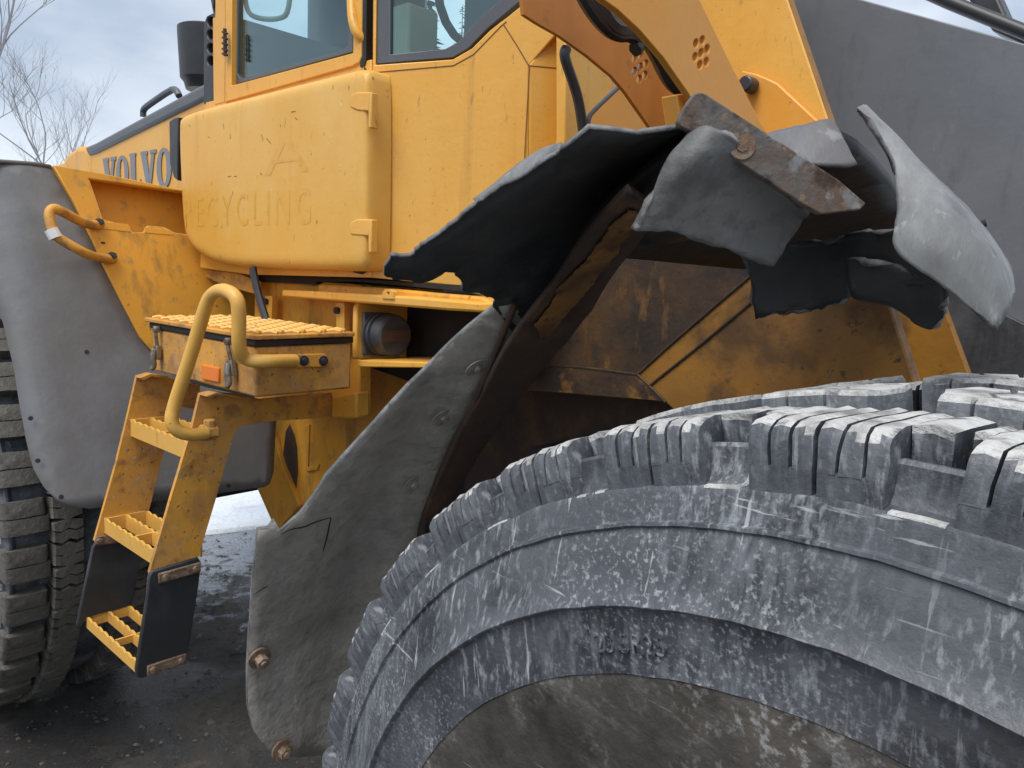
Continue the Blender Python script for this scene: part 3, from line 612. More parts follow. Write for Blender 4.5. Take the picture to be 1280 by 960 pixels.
mb = MB(); mb.box(Frame(*D(703, -4, 1.55)[:2], 42.3), -.05, .05, -.04, .04, D(703, 2, 1.55)[2]-.03, D(703, 2, 1.55)[2]+.06); mb.build('valve_block', m_blk, boom, bevel=.006)
boss = MB(); boss.prism(H(FA, 'v', -.575, (926, 88), (945, 92), (960, 98), (972, 104), (1030, 158), (1030, 180), (940, 180)), -NA*.012); bo = boss.build('pin_boss', m_boom, fframe, bevel=.003)
mb = MB(); q = H(FA, 'v', -.57, (941, 108))[0]; mb.disc(q, NA, .015, .03, 18); mb.build('boom_pin', m_bolt, boom, bevel=.003)

# ---- cab -----------------------------------------------------------------
VS = .70
c1 = H(FB, 'v', VS, (464, 200))[0]
dq = FB.f*.897-FB.n*.441; nq = np.cross(Z3, dq); nq = nq if nq @ FW < 0 else -nq      # chamfered front quarter
def Hq(*pts, off=0.): return [on_plane(x, y, c1+nq*off, nq) for x, y in pts]
u_c1, _, _ = FB.l(c1); c2 = Hq((661, 200))[0]; u_c2, v_c2, _ = FB.l(c2)
nf = FB.f*.80+FB.n*.60                                                        # front wall
def Hf(*pts, off=0.): return [on_plane(x, y, c2+nf*off, nf) for x, y in pts]
ZR = FB.l(H(FB, 'v', VS, (468, -322))[0])[2]
mb = MB()
plate(FB, 'v', VS, [(257, 128), (464, 74), (464, 347), (310, 343), (250, 335)], .03, mb=mb)                # side wall
plate(FB, 'v', VS+.002, [(271, -330), (284, -330), (281, 128), (268, 131)], .05, mb=mb)                    # rear pillar
mb.prism(Hq((468, -330), (475, -330), (469, 81), (566, 74), (590, 60), (612, 38), (626, 27), (633, 22), (770, -90), (810, -90), (661, 82), (661, 366), (578, 358), (464, 347)), -nq*.03)
mb.prism(Hf((661.5, 82), (690, 40), (730, 40), (760, 84), (760, 380), (661.5, 366)), -nf*.03)
ur = FB.l(H(FB, 'v', VS, (262, 200))[0])[0]
zb = FB.l(H(FB, 'v', VS, (464, 347))[0])[2]
mb.box(FB, ur, u_c2-.05, -.70, v_c2-.06, zb+.02, zb+.06)               # floor
mb.box(FB, ur, u_c2-.05, -.74, -.70, zb, 2.55)                       # far side wall
for uu in (ur+.03, -.55, u_c2-.1): mb.box(FB, uu-.03, uu+.03, -.74, -.68, 2.55, ZR)
mb.box(FB, ur-.03, ur, -.70, .67, zb, 2.46)                          # rear wall
mb.box(FB, ur-.12, u_c2+.05, -.78, .74, ZR, ZR+.10)
mb.box(FB, u_c2-.12, u_c2-.09, -.70, v_c2-.08, zb, 2.25)
mb.box(FB, u_c2-.12, u_c2-.07, -.03, .03, 2.25, ZR)                       # roof
cab = mb.build('cab', m_cab, root, bevel=.003, label='yellow operator cab')
# door window
wd = MB(); plate(FB, 'v', VS-.012, [(292, -330), (289, 107), (441, 65), (445, -330)], .02, mb=wd, holes=[[(301, -315), (296, 92), (300, 98), (306, 97), (428, 63), (434, 58), (436, 48), (438, -315)]])
cw = wd.build('cab_window', m_hoodgrey, cab, bevel=.002)
plate(FB, 'v', VS-.018, [(295, -326), (291, 104), (439, 63), (443, -326)], .004).build('pane', m_glass, cab)
wf = MB()
plate(FB, 'v', VS+.006, [(283.5, -330), (292, -330), (288.5, 107), (441, 66), (445, -330), (457, -330), (452, 70), (449, 78), (440, 83), (284, 127), (281, 128)], .03, mb=wf)
wf.build('door_frame', m_cab, cab, bevel=.003)
mb = MB(); plate(FB, 'v', VS+.004, [(456, -330), (461, -330), (457.5, 72), (455, 82), (450, 84)], .02, mb=mb); plate(FB, 'v', VS+.003, [(455, 84), (461.5, 92), (461, 338), (452, 343), (440, 340), (457, 330)], .02, mb=mb); mb.build('door_seal', m_gap, cab)
mb = MB(); mb.tube([D(*p) for p in ((439.5, -40, 1.98), (440, 18, 1.96), (444, 38, 1.95), (455, 51, 1.955), (466, 57, 1.985), (467, 66, 2.005))], .0135, 12, 2); mb.build('grab_handle', m_cab, cab)
mb = MB(); mb.tube(H(FB, 'v', VS+.02, (281, 36), (281.5, 70)), .006, 8)
for yy in (40, 47, 54, 61, 67): mb.tube(H(FB, 'v', VS+.02, (278, yy), (284, yy+2)), .0035, 6)
mb.build('latch_spring', m_arch, cab)
# bulged storage door
DOORV = VS+.055
dpx = [(219, 150), (225, 143), (250, 134), (440, 85), (452, 83.5), (459, 90), (458, 325), (453, 337), (440, 339), (300, 334), (262, 328), (238, 313), (225, 292)]
def chaikin2(q, n):
    for _ in range(n):
        q = [r for a, b in zip(q, q[1:]+q[:1]) for r in ((a[0]*.8+b[0]*.2, a[1]*.8+b[1]*.2), (a[0]*.2+b[0]*.8, a[1]*.2+b[1]*.8))]
    return q
pts = H(FB, 'v', DOORV, *chaikin2(dpx, 2)); mb = MB(); us = [p @ FB.f for p in pts]; zs = [p[2] for p in pts]
uc, zc, hu, hz = (max(us)+min(us))/2, (max(zs)+min(zs))/2, (max(us)-min(us))/2, (max(zs)-min(zs))/2
rings = []
for off, ins in ((-.075, 0), (-.030, 0), (-.017, .003), (-.008, .009), (-.003, .018), (-.001, .028), (0, .042)):
    ring = []
    for p in pts:
        du, dz = p @ FB.f-uc, p[2]-zc; k = ins*(.35 if du > 0 else 1.3)
        ring.append(p+NB*off-FB.f*(du/hu*k)-Z3*(dz/hz*ins))
    rings.append(ring)
n = len(pts); q_ = len(rings); mb.add([p for r in rings for p in r], [(q*n+i, q*n+(i+1) % n, (q+1)*n+(i+1) % n, (q+1)*n+i) for q in range(q_-1) for i in range(n)]+[tuple((q_-1)*n+i for i in range(n)), tuple(reversed(range(n)))])
door = mb.build('storage_door', m_door, cab, label='faded yellow storage door with ghost lettering', angle=50)
plate(FB, 'v', VS+.035, [(211, 152), (216, 148), (222, 146), (222, 226), (217, 222), (212, 205)], .05).build('door_gasket', m_blk, cab, bevel=.004)
for (y0, y1, y2) in ((115, 139, 160), (274, 295, 316)):
    mb = MB(); plate(FB, 'v', DOORV+.0025, [(461, y0), (446, y0), (439, y0+3), (436, y0+11), (438, y0+19), (446, y1-1), (461, y1)], .008, mb=mb)
    plate(FB, 'v', DOORV+.006, [(460, y0), (464, y0), (464, y2), (460, y2)], .02, mb=mb); mb.build('hinge', m_cab, cab, bevel=.003)
def wall_text(txt, pl_, pr_, top_, val, mat, parent, space=1., fr=FB):
    """flat print fitted between two baseline points and a top point"""
    cu = bpy.data.curves.new('lettering', 'FONT'); cu.body = txt; cu.space_character = space; cu.resolution_u = 3
    o = bpy.data.objects.new('tmp', cu); me = bpy.data.meshes.new_from_object(o); bpy.data.objects.remove(o)
    P = np.array([v.co for v in me.vertices]); lo, hi = P.min(0), P.max(0)
    a, b, c = H(fr, 'v', val, pl_, pr_, top_); ln = (b-a) @ fr.f; hh = c[2]-a[2]
    for v in me.vertices:
        p = a+fr.f*((v.co.x-lo[0])/(hi[0]-lo[0])*ln)+np.array([0, 0, 1])*((v.co.y-lo[1])/(hi[1]-lo[1])*hh); v.co = Vector([float(t) for t in p])
    me.materials.append(mat); return link('lettering', me, parent)
wall_text('RECYCLING', (231, 284), (388, 284), (231, 247), DOORV+.0006, m_ghost, door, 1.35)
wall_text('A', (330, 220), (386, 220), (330, 172), DOORV+.0006, m_ghost, door)
mb = MB()
for q in (((327, 168), (328, 176)), ((333, 173), (339, 180)), ((350, 156), (351, 159)), ((279, 155), (280, 162)), ((260, 171), (262, 172)), ((285, 221), (289, 220)), ((293, 220.5), (296, 220)), ((325, 216), (328, 219)), ((236, 156), (238, 159)), ((364, 140), (370, 139)), ((369, 147), (372, 150))):
    a_, b_ = H(FB, 'v', DOORV+.0008, *q); d_ = np.cross(b_-a_, NB); d_ = d_/np.linalg.norm(d_)*.0011
    mb.add([a_-d_, b_-d_*.4, b_+d_*.4, a_+d_], [(0, 1, 2, 3)])
mb.build('scratch_marks', m_arch, door, kind='stuff')
# front quarter window
gm = MB(); gm.prism(Hq((475, -330), (470.5, 80), (566, 72), (585, 61), (609, 36), (760, -90), (790, -330), off=-.006), -nq*.02, 0, [Hq((489, -315), (487.5, 68), (556, 61), (573, 52), (600, 22), (740, -100), (770, -315), off=-.006)])
gm.build('quarter_window', m_hoodgrey, cab, bevel=.002)
gm = MB(); gm.prism(Hq((482, -320), (480, 73), (560, 66), (578, 56), (606, 26), (745, -95), (775, -320), off=-.016), -nq*.004); gm.build('pane', m_glass, cab)
# seams on the quarter panel
for pts in (((464, 91), (567, 82), (592, 68), (626, 33), (633, 27)), ((629, 30), (645, 55), (661, 82))):
    mb = MB(); mb.tube(Hq(*pts, off=.0), .0016, 6); mb.build('panel_seam', m_seam, cab)
for pts in (((661.6, 82), (705, 86)), ((661.8, 82), (656, 190), (655, 260)), ((699, 86), (698, 190))):
    mb = MB(); mb.tube(Hf(*pts, off=.0), .0014, 6); mb.build('panel_seam', m_seam, cab)
# interior
mb = MB(); mb.box(FB, -.98, -.50, -.25, .25, zb+.35, zb+.52); mb.box(FB, -1.12, -.98, -.25, .25, zb+.45, zb+1.25); mb.box(FB, -1.13, -1.0, -.14, .14, zb+1.27, zb+1.5); mb.build('seat', m_seat, cab, bevel=.04, seg=3)
mb = MB(); mb.box(FB, u_c2-.42, u_c2-.2, -.3, .35, zb+.6, zb+.82); mb.tube([FB.w(u_c2-.55, a, zb+.9) for a in (-.2, 0, .2)], .015); mb.build('dashboard', m_hoodgrey, cab, bevel=.03)
mb = MB(); mb.tube([FB.w(u_c2-.6+.17*cos(a)*.3, .1+.19*sin(a), zb+.95+.19*cos(a)) for a in np.linspace(0, 2*pi, 24)], .014, 8); mb.build('steering_wheel', m_blk, cab)
mb = MB(); mb.box(FB, ur, ur+.015, -.69, .66, zb+.07, 2.47); mb.build('rear_trim', m_trim, cab); mb = MB(); mb.box(FB, ur+.02, u_c2-.06, -.695, -.68, zb+.07, 2.54); mb.build('side_trim', m_trim, cab)
mb = MB(); mb.box(FB, -.25, -.18, -.3, -.2, zb, 3.2); mb.box(FB, -.42, -.30, .3, .42, zb+.05, zb+.8); mb.build('interior_post', m_cream, cab, bevel=.01)
mb = MB(); mb.tube(H(FB, 'v', VS-.1, (306, -20), (308, 16), (325, 24), (350, 24), (361, 16), (364, -30)), .008, 8, 2); mb.build('inner_rail', m_cream, cab)
mb = MB(); mb.box(FB, -.25, u_c2-.1, -.735, -.715, 2.55, ZR); mb.build('pane', m_glass, cab); mb = MB(); mb.box(FB, ur+.06, -.55, -.735, -.715, 2.55, ZR); mb.build('pane', m_glass, cab)

# ---- front panel between cab and boom (front frame hood) -------------------
mb = MB(); plate(FA, 'u', -1.12, [(706.5, 20), (706, 172), (700, 210), (860, 240), (860, 90), (770, 20)], .03, mb=mb); fp = mb.build('valve_cover', m_cab, root, bevel=.004, label='bright yellow cover panel behind the boom')
mb = MB(); mb.tube(H(FA, 'u', -1.0, (708, 60), (705, 68), (709, 82), (717, 104), (724, 128), (729, 165)), .011, 8, 2); mb.build('rubber_hose', m_cable, fp)
mb = MB(); mb.tube(H(FA, 'u', -1.0, (735, 165), (735, 148), (741, 139), (776, 106), (800, 84)), .0055, 8, 1); mb.build('brake_pipe', m_hoodgrey, fp)
plate(FA, 'u', -1.115, [(735, 148), (742, 139), (778, 105), (830, 170), (735, 180)], .01).build('cover_plate', m_boom, fp, bevel=.002)

# ---- hood, exhaust, intake ---------------------------------------------------
HV = .50
hood = plate(FB, 'v', HV, [(96, 196), (112, 188), (117, 191), (256, 122), (272, 118), (272, 330), (60, 330), (60, 210)], .9).build('engine_hood', m_cab, root, bevel=.01, label='yellow engine hood with grey top and lettering')
plate(FB, 'v', HV+.004, [(76, 204), (84, 190), (96, 182), (106, 181), (112, 188), (115, 192), (115, 260), (70, 260)], .9).build('hood_corner', m_cab, hood, bevel=.03, seg=3)
plate(FB, 'v', HV+.012, [(105, 184), (112, 181), (118, 178.5), (254, 104), (272, 96), (272, 112), (256, 124), (118, 192), (109, 194)], .92).build('hood_top', m_hoodgrey, hood, bevel=.015, seg=3)
mb = MB(); mb.tube(H(FB, 'v', HV-.06, (179, 146), (179, 137), (186, 131), (214, 112), (220, 112), (224, 120)), .014, 10, 1); mb.build('hood_handle', m_hoodgrey, hood)
# VOLVO in slab serifs, built stroke by stroke (unit height 1)
def volvo(x0, h, base_px, val):
    p0_ = H(FB, 'v', val, base_px)[0]; mb = MB()
    def poly(q): mb.prism([p0_+FB.f*(x*h*1.0)+Z3*(y*h) for x, y in q], NB*.002)
    def V_(x):
        poly([(x+.02, .92), (x+.36, .92), (x+.60, .0), (x+.36, 0)]); poly([(x+.40, .0), (x+.58, 0), (x+.86, .92), (x+.66, .92)])
        poly([(x, .93), (x+.42, .9), (x+.42, 1), (x, 1)]); poly([(x+.58, .9), (x+.95, .9), (x+.95, 1), (x+.58, 1)])
    def O_(x):
        for k in range(20):
            a, b = 2*pi*k/20, 2*pi*(k+1)/20
            poly([(x+.45+.43*cos(a), .5+.5*sin(a)), (x+.45+.43*cos(b), .5+.5*sin(b)), (x+.45+.16*cos(b), .5+.40*sin(b)), (x+.45+.16*cos(a), .5+.40*sin(a))])
    V_(x0); O_(x0+.92); x = x0+1.88
    poly([(x+.06, .06), (x+.38, .06), (x+.38, .94), (x+.06, .94)]); poly([(x, .94), (x+.43, .94), (x+.43, 1), (x, 1)]); poly([(x, 0), (x+.72, 0), (x+.72, .06), (x, .06)]); poly([(x+.58, .07), (x+.72, .07), (x+.72, .3), (x+.66, .3)])
    V_(x0+2.62); O_(x0+3.56); return mb
volvo(0, .165, (130, 243), HV+.002).build('lettering', m_letter, hood, smooth=False)
p = H(FB, 'v', .1, (260, 106))[0]
mb = MB(); u_, v_, z_ = FB.l(p)
sc = np.linalg.norm(H(FB, 'v', .1, (230, 40))[0]-H(FB, 'v', .1, (257, 40))[0])*.60
prof_e = [(z_-.03, sc*.72), (z_, sc*.78), (z_+.02, sc*.90), (z_+.225, sc*.97), (z_+.25, sc*.97), (z_+.255, sc*.91)]
mb.tube([FB.w(u_, v_, q[0]) for q in prof_e], [q[1] for q in prof_e], 28); mb.build('exhaust_stack', m_blk, root, label='black flared intake stack behind the cab')
mb = MB(); plate(FB, 'v', .66, [(254, 130), (254.5, 30), (258, 20), (266, 16), (271, -40), (263, -40), (262, -6), (272, 30), (272, 130)], .10, mb=mb, holes=[circle_px(263, yy, 4.5, 6.5, 10) for yy in (27, 43, 60, 76)])
mb.build('intake_column', m_blk, root, bevel=.004, label='black slotted column at the cab rear')

# ---- rear fender -----------------------------------------------------------
pf0, nfd = FB.w(-.85, 1., .9), FB.f+FB.k*.28; nfd = nfd/np.linalg.norm(nfd)
def Hw(*pts, off=0.): return [on_plane(x, y, pf0+nfd*off, nfd) for x, y in pts]
mb = MB()
out = [(-40, 196), (0, 199), (40, 202), (66, 207), (90, 252), (112, 298), (130, 338), (150, 378), (172, 420), (190, 444), (240, 480), (345, 505), (341, 590), (337, 604), (330, 609), (200, 626), (112, 636), (85, 632), (70, 625), (55, 608), (44, 585), (36, 550), (28, 505), (20, 455), (8, 400), (-6, 365), (-20, 330)]
P2 = Hw(*out); O0 = pf0; ex = FB.n; ey = np.cross(nfd, ex); ey = ey if ey[2] > 0 else -ey
P, F = fill_param([((p-O0) @ ex, (p-O0) @ ey) for p in P2], .035)
def fw_pt(x, y):
    b = .005*fbm(x, y, 2.2)
    back = -.05*sstep(.22, .33, x)-.10*max(0, y-.85)**1.5
    return O0+ex*x+ey*y+nfd*(b+back)
mb.add([fw_pt(x, y) for x, y in P], F)
rf = link('rear_fender', mb.mesh('rear_fender', m_fend, True, 70), root, label='grey rear fender panel with dents')
m = rf.modifiers.new('solid', 'SOLIDIFY'); m.thickness = .010; m.offset = 0
# fender top going back over the tyre
G = []
top = Hw((-40, 198), (0, 199), (40, 202), (64, 206))
for k in range(8):
    a = k/7*1.1; G.append([p+(-FB.f*(sin(a)*.9)+Z3*(.30*(1-cos(a))*-.2+.02*sin(a)))-Z3*.0 for p in top])
mb = MB(); mb.grid(G); o = link('fender_top', mb.mesh('fender_top', m_fend, True, 80), rf); m = o.modifiers.new('solid', 'SOLIDIFY'); m.thickness = .01; m.offset = -1
for (x, y) in ((38, 523), (47, 576), (76, 621), (108, 440), (285, 607)):
    bolt(Hw((x, y), off=.004)[0], nfd, .007, .004, m_blk, rf, name='rivet')
# yellow cover plate with the recessed pocket
pock = [(111, 223), (222, 239), (262, 245), (270, 298), (219, 291), (205, 284), (184, 282), (180, 290), (166, 291), (160, 283), (128, 274)]
yp = Hw((66, 206.5), (140, 219), (222, 236), (330, 252), (330, 430), (250, 470), (196, 446), (174, 420), (152, 378), (132, 338), (114, 298), (92, 252), off=.012)
mb = MB(); mb.prism(yp, -nfd*.02, 0, [Hw(*pock, off=.012)])
# cover pocket wall follows below
cover = mb.build('fender_cover', m_yel, root, bevel=.003, label='yellow cover plate beside the rear fender')
mb = MB(); pa, pb = Hw(*pock, off=.004), Hw(*pock, off=-.07); n = len(pock)
mb.add(pa+pb, [(k, (k+1) % n, (k+1) % n+n, k+n) for k in range(n)]+[tuple(k+n for k in range(n))]); mb.build('cover_pocket', m_yel, cover)
mb = MB(); mb.prism(Hw((126, 277), (160, 280), (163, 284), (163, 290), (128, 286), off=.0135), -nfd*.004); mb.build('slot_tab', m_cab, cover, bevel=.001)
mb = MB(); mb.prism(Hw((181, 284), (214, 288), (217, 294), (181, 291), off=.0135), -nfd*.004); mb.build('slot_tab', m_cab, cover, bevel=.001)
mb = MB(); mb.prism(Hw((127, 302), (132, 303), (131, 305), (126, 304), off=.0135), -nfd*.002); mb.build('slot_hole', m_gap, cover)
# fender grab rail
mb = MB(); hr = [Hw((125, 281), off=.015)[0], Hw((108, 281), off=.04)[0]]+[Hw(q, off=.10)[0] for q in ((75, 263), (66, 260), (61, 266), (63, 280), (70, 295), (80, 302), (108, 318))]+[Hw((126, 323), off=.035)[0], Hw((142, 324), off=.015)[0]]
mb.tube(hr, .0145, 12, 2); gr = mb.build('grab_rail', m_worn, root, label='worn yellow grab rail on the rear fender')
mb = MB(); mb.tube(Hw((64, 287), (70, 298), off=.10), .019, 10); mb.build('tape_wrap', m_white, gr)
for q in ((124, 279), (140, 321)): bolt(Hw(q, off=.02)[0], nfd, .011, .012, m_bolt, gr, washer=.015)

# ---- tool box --------------------------------------------------------------
TV = 1.0
near_c = H(FB, 'v', TV, (319, 434))[0]; far_c = H(FB, 'v', TV, (190, 408))[0]; bot_c = H(FB, 'v', TV, (319, 497))[0]
un, _, zt = FB.l(near_c); uf = FB.l(far_c)[0]; zbx = FB.l(bot_c)[2]
vi = FB.l(H(FB, 'u', un, (439, 455))[0])[1]
tb = MB().box(FB, uf, un, vi, TV, zbx, zt).build('tool_box', m_worn, root, bevel=.006, label='yellow tool box step with latches and reflector')
MB().box(FB, uf-.01, un+.004, vi-.004, TV+.004, zt+.001, zt+.017).build('lid_seal', m_gap, tb, bevel=.003)
lid = MB().box(FB, uf-.03, un+.01, vi-.004, TV+.01, zt+.018, zt+.03).build('lid', m_worn, tb, bevel=.003)
mb = MB()
for i in range(20):
    for j in range(9):
        u0 = uf+(i+.5)/20*(un-uf); v0 = vi+(j+.5)/9*(TV-vi); s_ = 1 if (i+j) % 2 else -1
        mb.tube([FB.w(u0-.013, v0-.013*s_, zt+.0305), FB.w(u0, v0, zt+.0345), FB.w(u0+.013, v0+.013*s_, zt+.0305)], .006, 6)
mb.build('tread_rib', m_door, tb, kind='stuff')
for (x, y) in ((199, 0), (295, 1)):
    t0, b0 = ((x, 410), (x+1, 462)) if y == 0 else ((x-6, 425), (x, 484))
    A_, B_ = H(FB, 'v', TV+.006, t0, b0); mb = MB()
    e = lambda t: A_+(B_-A_)*t
    mb.tube([e(0)+NB*.012, e(.45)+NB*.006], .0055, 8); mb.disc(e(.03), NB, .010, .016, 10)
    mb.prism([e(.42)+FB.f*-.012, e(.42)+FB.f*.012, e(.75)+FB.f*.013, e(.75)-FB.f*.013], NB*.013)
    mb.tube([e(.5)+NB*.014, e(.7)+NB*.02, e(.9)+NB*.016, e(1.)+NB*.024], [.010, .009, .009, .005], 8, 1)
    mb.build('latch', m_stl, tb, bevel=.0015)
plate(FB, 'v', TV+.006, [(251, 456), (273, 460), (273, 478), (252, 474)], .008).build('reflector', m_orange, tb, bevel=.002)

# ---- ladder ------------------------------------------------------------------
LN, LF = -.369, -.736
lad = bpy.data.objects.new('ladder', None); C.objects.link(lad); lad.parent = root; lad.matrix_parent_inverse = WM[root.name].inverted(); WM[lad.name] = Matrix()
lad['label'] = 'worn yellow access ladder with rubber lower steps'
mb = MB()
plate(FB, 'u', LN, [(250, 492), (262, 489), (300, 493), (318, 500), (440, 488), (441, 519), (380, 524), (345, 526), (302, 532), (294, 540), (288, 560), (271, 620), (247, 700), (188, 722), (187, 715), (215, 618), (240, 535)], .012, mb=mb, holes=[circle_px(x, y, 2.3, 3.0, 8) for x, y in ((231, 596), (249, 593), (267, 591))])
mb.prism(H(FB, 'u', LN, (249, 493), (262, 488.5), (318, 497), (318, 500), (262, 491.5), (252, 495)), UB*.035)
st1 = mb.build('stringer', m_worn, lad, bevel=.0006)
mb = MB()
plate(FB, 'u', LF, [(171, 470), (184, 466), (205, 470), (250, 482), (250, 512), (222, 508), (206, 560), (186, 640), (178, 676), (170, 678), (122, 681), (118, 676), (145, 580), (162, 510)], .012, mb=mb, holes=[circle_px(x, y, 2.3, 3.0, 8) for x, y in ((160, 564), (177, 562), (195, 560))])
mb.prism(H(FB, 'u', LF, (169, 471), (184, 465.5), (205, 469), (205, 472), (184, 469), (173, 474)), UB*.03)
mb.build('stringer', m_worn, lad, bevel=.0006)
plate(FB, 'u', LN+.008, [(186, 722), (190, 714), (248, 697), (252, 703), (249, 730), (236, 814), (230, 822), (180, 848), (172, 848), (170, 838), (184, 745)], .014).build('rubber_side', m_rubd, lad, bevel=.004)
plate(FB, 'u', LF+.006, [(116, 684), (122, 676), (178, 668), (176, 700), (166, 752), (160, 760), (106, 778), (100, 788), (96, 782), (104, 742)], .014).build('rubber_side', m_rubd, lad, bevel=.004)
def clamp(u, a, b, w):
    A_, B_ = H(FB, 'u', u, a, b); d_ = (B_-A_)/np.linalg.norm(B_-A_); h_ = np.cross(UB, d_)*w
    mb = MB(); mb.prism([A_-h_, B_-h_, B_+h_, A_+h_], UB*.007); o = mb.build('clamp_plate', m_rbolt, lad, bevel=.003)
    for t_ in (.14, .86): bolt(A_+(B_-A_)*t_+UB*.007, UB, .009, .008, m_rbolt, lad)
clamp(LN+.008, (197, 723), (250, 708), .014); clamp(LN+.008, (183, 838), (232, 822), .014); clamp(LF+.006, (118, 676), (150, 672), .014)
def step(front_far, front_near, depth, hgt, bars, mat=m_worn, rise=0):
    A_ = H(FB, 'u', LF+.002, front_far)[0]; B_ = H(FB, 'u', LN-.012, front_near)[0]
    za = (A_[2]+B_[2])/2; va = (FB.l(A_)[1]+FB.l(B_)[1])/2; mb = MB()
    for k in range(bars):
        v_ = va-depth*k/(bars-1); nt = 9; pts = []
        u0, u1 = LF, LN-.012
        top_ = []
        for i in range(nt*4+1):
            t_ = i/(nt*4); top_.append((u0+(u1-u0)*t_, za+.006*abs(sin(t_*nt*pi))))
        ol = [FB.w(u0, v_, za-hgt), FB.w(u1, v_, za-hgt)]+[FB.w(u, v_, z) for u, z in reversed(top_)]
        mb.prism(ol, -NB*.006)
    mb.box(FB, LF, LF+.006, va-depth, va, za-hgt*.9, za+.004)
    um = (LF+LN)/2; mb.box(FB, um-.003, um+.003, va-depth, va, za-hgt*.8, za-.003)
    mb.build('step', m_rail, lad, bevel=.0008)
m_step = m_door
step((106, 770), (172.5, 832), .115, .030, 3, m_yel); step((132, 650), (194, 691), .115, .040, 3, m_yel); step((165, 527), (229, 552), .11, .045, 3, m_yel)
# ladder hand rail
pts = [H(FB, 'u', LN+.05, (258, 541))[0], H(FB, 'u', LN+.055, (240, 544))[0], H(FB, 'u', LN+.055, (222, 540))[0], H(FB, 'u', LN+.05, (213, 527))[0], H(FB, 'u', LN+.05, (218, 505))[0], H(FB, 'v', 1.09, (240, 440))[0], H(FB, 'v', 1.075, (258, 378))[0], H(FB, 'v', 1.07, (268, 365))[0], H(FB, 'v', 1.07, (282, 362))[0], H(FB, 'v', 1.065, (297, 372))[0], H(FB, 'v', 1.06, (299, 395))[0], H(FB, 'v', 1.055, (298, 435))[0], H(FB, 'v', 1.03, (306, 450))[0], H(FB, 'u', un+.04, (330, 452))[0], H(FB, 'u', un+.025, (355, 451))[0], H(FB, 'u', un+.012, (368, 451))[0]]
mb = MB(); mb.tube(pts, .0165, 14, 3); hr = mb.build('hand_rail', m_rail, lad, label='bent yellow hand rail tube')
mb = MB(); plate(FB, 'u', un+.012, [(363, 443), (408, 442), (408, 459), (364, 460)], .012, mb=mb); mb.build('rail_foot', m_worn, lad, bevel=.003)
for q in ((380, 451), (404, 451)): bolt(H(FB, 'u', un+.013, q)[0], UB, .009, .008, m_bolt, lad, washer=.013)
mb = MB(); mb.tube(H(FB, 'u', LN+.03, (250, 541), (270, 540)), .022, 6); mb.disc(H(FB, 'u', LN+.03, (262, 548))[0], Z3, .016, .05, 6); mb.build('rail_socket', m_worn, lad, bevel=.003)

# ---- body behind the steps, platform, buffer ---------------------------------
rear = bpy.data.objects.new('rear_frame', None); C.objects.link(rear); rear.parent = root; rear.matrix_parent_inverse = WM[root.name].inverted(); WM[rear.name] = Matrix()
rear['label'] = 'yellow rear frame and platform under the cab'
VB = .62
plate(FB, 'v', VB, [(318, 345), (450, 356), (450, 520), (345, 526), (318, 500)], .04).build('side_panel', m_yel, rear, bevel=.003)
plate(FB, 'v', VB-.22, [(338, 500), (440, 500), (440, 450), (548, 458), (548, 505), (440, 620), (345, 664), (322, 612), (316, 590), (340, 545)], .05).build('frame_plate', m_yel, rear, bevel=.003)
plate(FB, 'v', VB-.20, [(341, 540), (352, 580), (374, 632), (346, 664), (322, 612), (338, 600)], .02).build('gusset_plate', m_yel, rear, bevel=.003)
m_stain = material('bare_rust_stain', (.075, .045, .035), .75, layers=[((.12, .06, .03), 30, .5, .7, I3, .8)])
plate(FB, 'v', VB-.2175, [(357, 540), (362, 530), (368, 545), (371, 560), (372, 590), (370, 612), (366, 606), (360, 590), (350, 575), (346, 562), (354, 568)], .001).build('rust_patch', m_stain, rear)
plate(FB, 'v', VB-.212, [(380, 532), (386, 530), (384, 584), (398, 580), (396, 588), (383, 590)], .008).build('frame_rib', m_yel, rear, bevel=.003)
plate(FB, 'v', VB+.04, [(420, 378), (430, 378), (430, 430), (420, 430)], .02).build('angle_strip', m_cab, rear, bevel=.002)
plate(FB, 'v', VB+.04, [(331, 370), (340, 370), (339, 412), (331, 412)], .02).build('angle_strip', m_cab, rear, bevel=.002)
for q in ((423, 388), (334, 377)): bolt(H(FB, 'v', VB+.04, q)[0], NB, .010, .012, m_blk, rear)
plate(FB, 'v', VB+.03, [(414, 495), (445, 490), (445, 523), (430, 524), (414, 523)], .05).build('frame_block', m_yel, rear, bevel=.008)
plate(FB, 'v', VB-.2175, [(453, 462), (458, 464), (461, 480), (459, 492), (463, 500), (461, 514), (455, 522), (452, 510), (456, 498), (453, 485), (456, 474)], .001).build('rust_patch', m_stain, rear)
# platform ring
mb = MB(); plate(FB, 'v', .70, [(352, 362), (396, 364), (520, 371), (600, 378), (621, 377), (620, 386), (606, 391), (560, 388), (440, 378), (352, 371)], .5, mb=mb); mb.build('platform', m_cab, rear, bevel=.006)
plate(FB, 'v', .665, [(397, 355), (480, 360), (540, 366), (600, 371), (612, 376), (612, 384), (397, 370)], .45).build('platform_ring', m_yel, rear, bevel=.006)
mb = MB(); plate(FB, 'v', .705, [(477, 373), (478, 365), (481, 361.5), (488, 361.5), (491, 365), (492, 374)], .015, mb=mb, holes=[circle_px(485, 366.5, 1.8, 2, 8)]); mb.build('lifting_eye', m_cab, rear, bevel=.001)
plate(FB, 'v', .60, [(553, 356), (580, 359), (590, 368), (553, 366)], .1).build('mount_pad', m_fend, rear, bevel=.003)
plate(FB, 'v', .50, [(240, 320), (650, 340), (660, 470), (520, 480), (300, 400)], .03).build('dark_gap_backing', m_void, rear)  # near-black sheet added as the shade of the gap under the cab
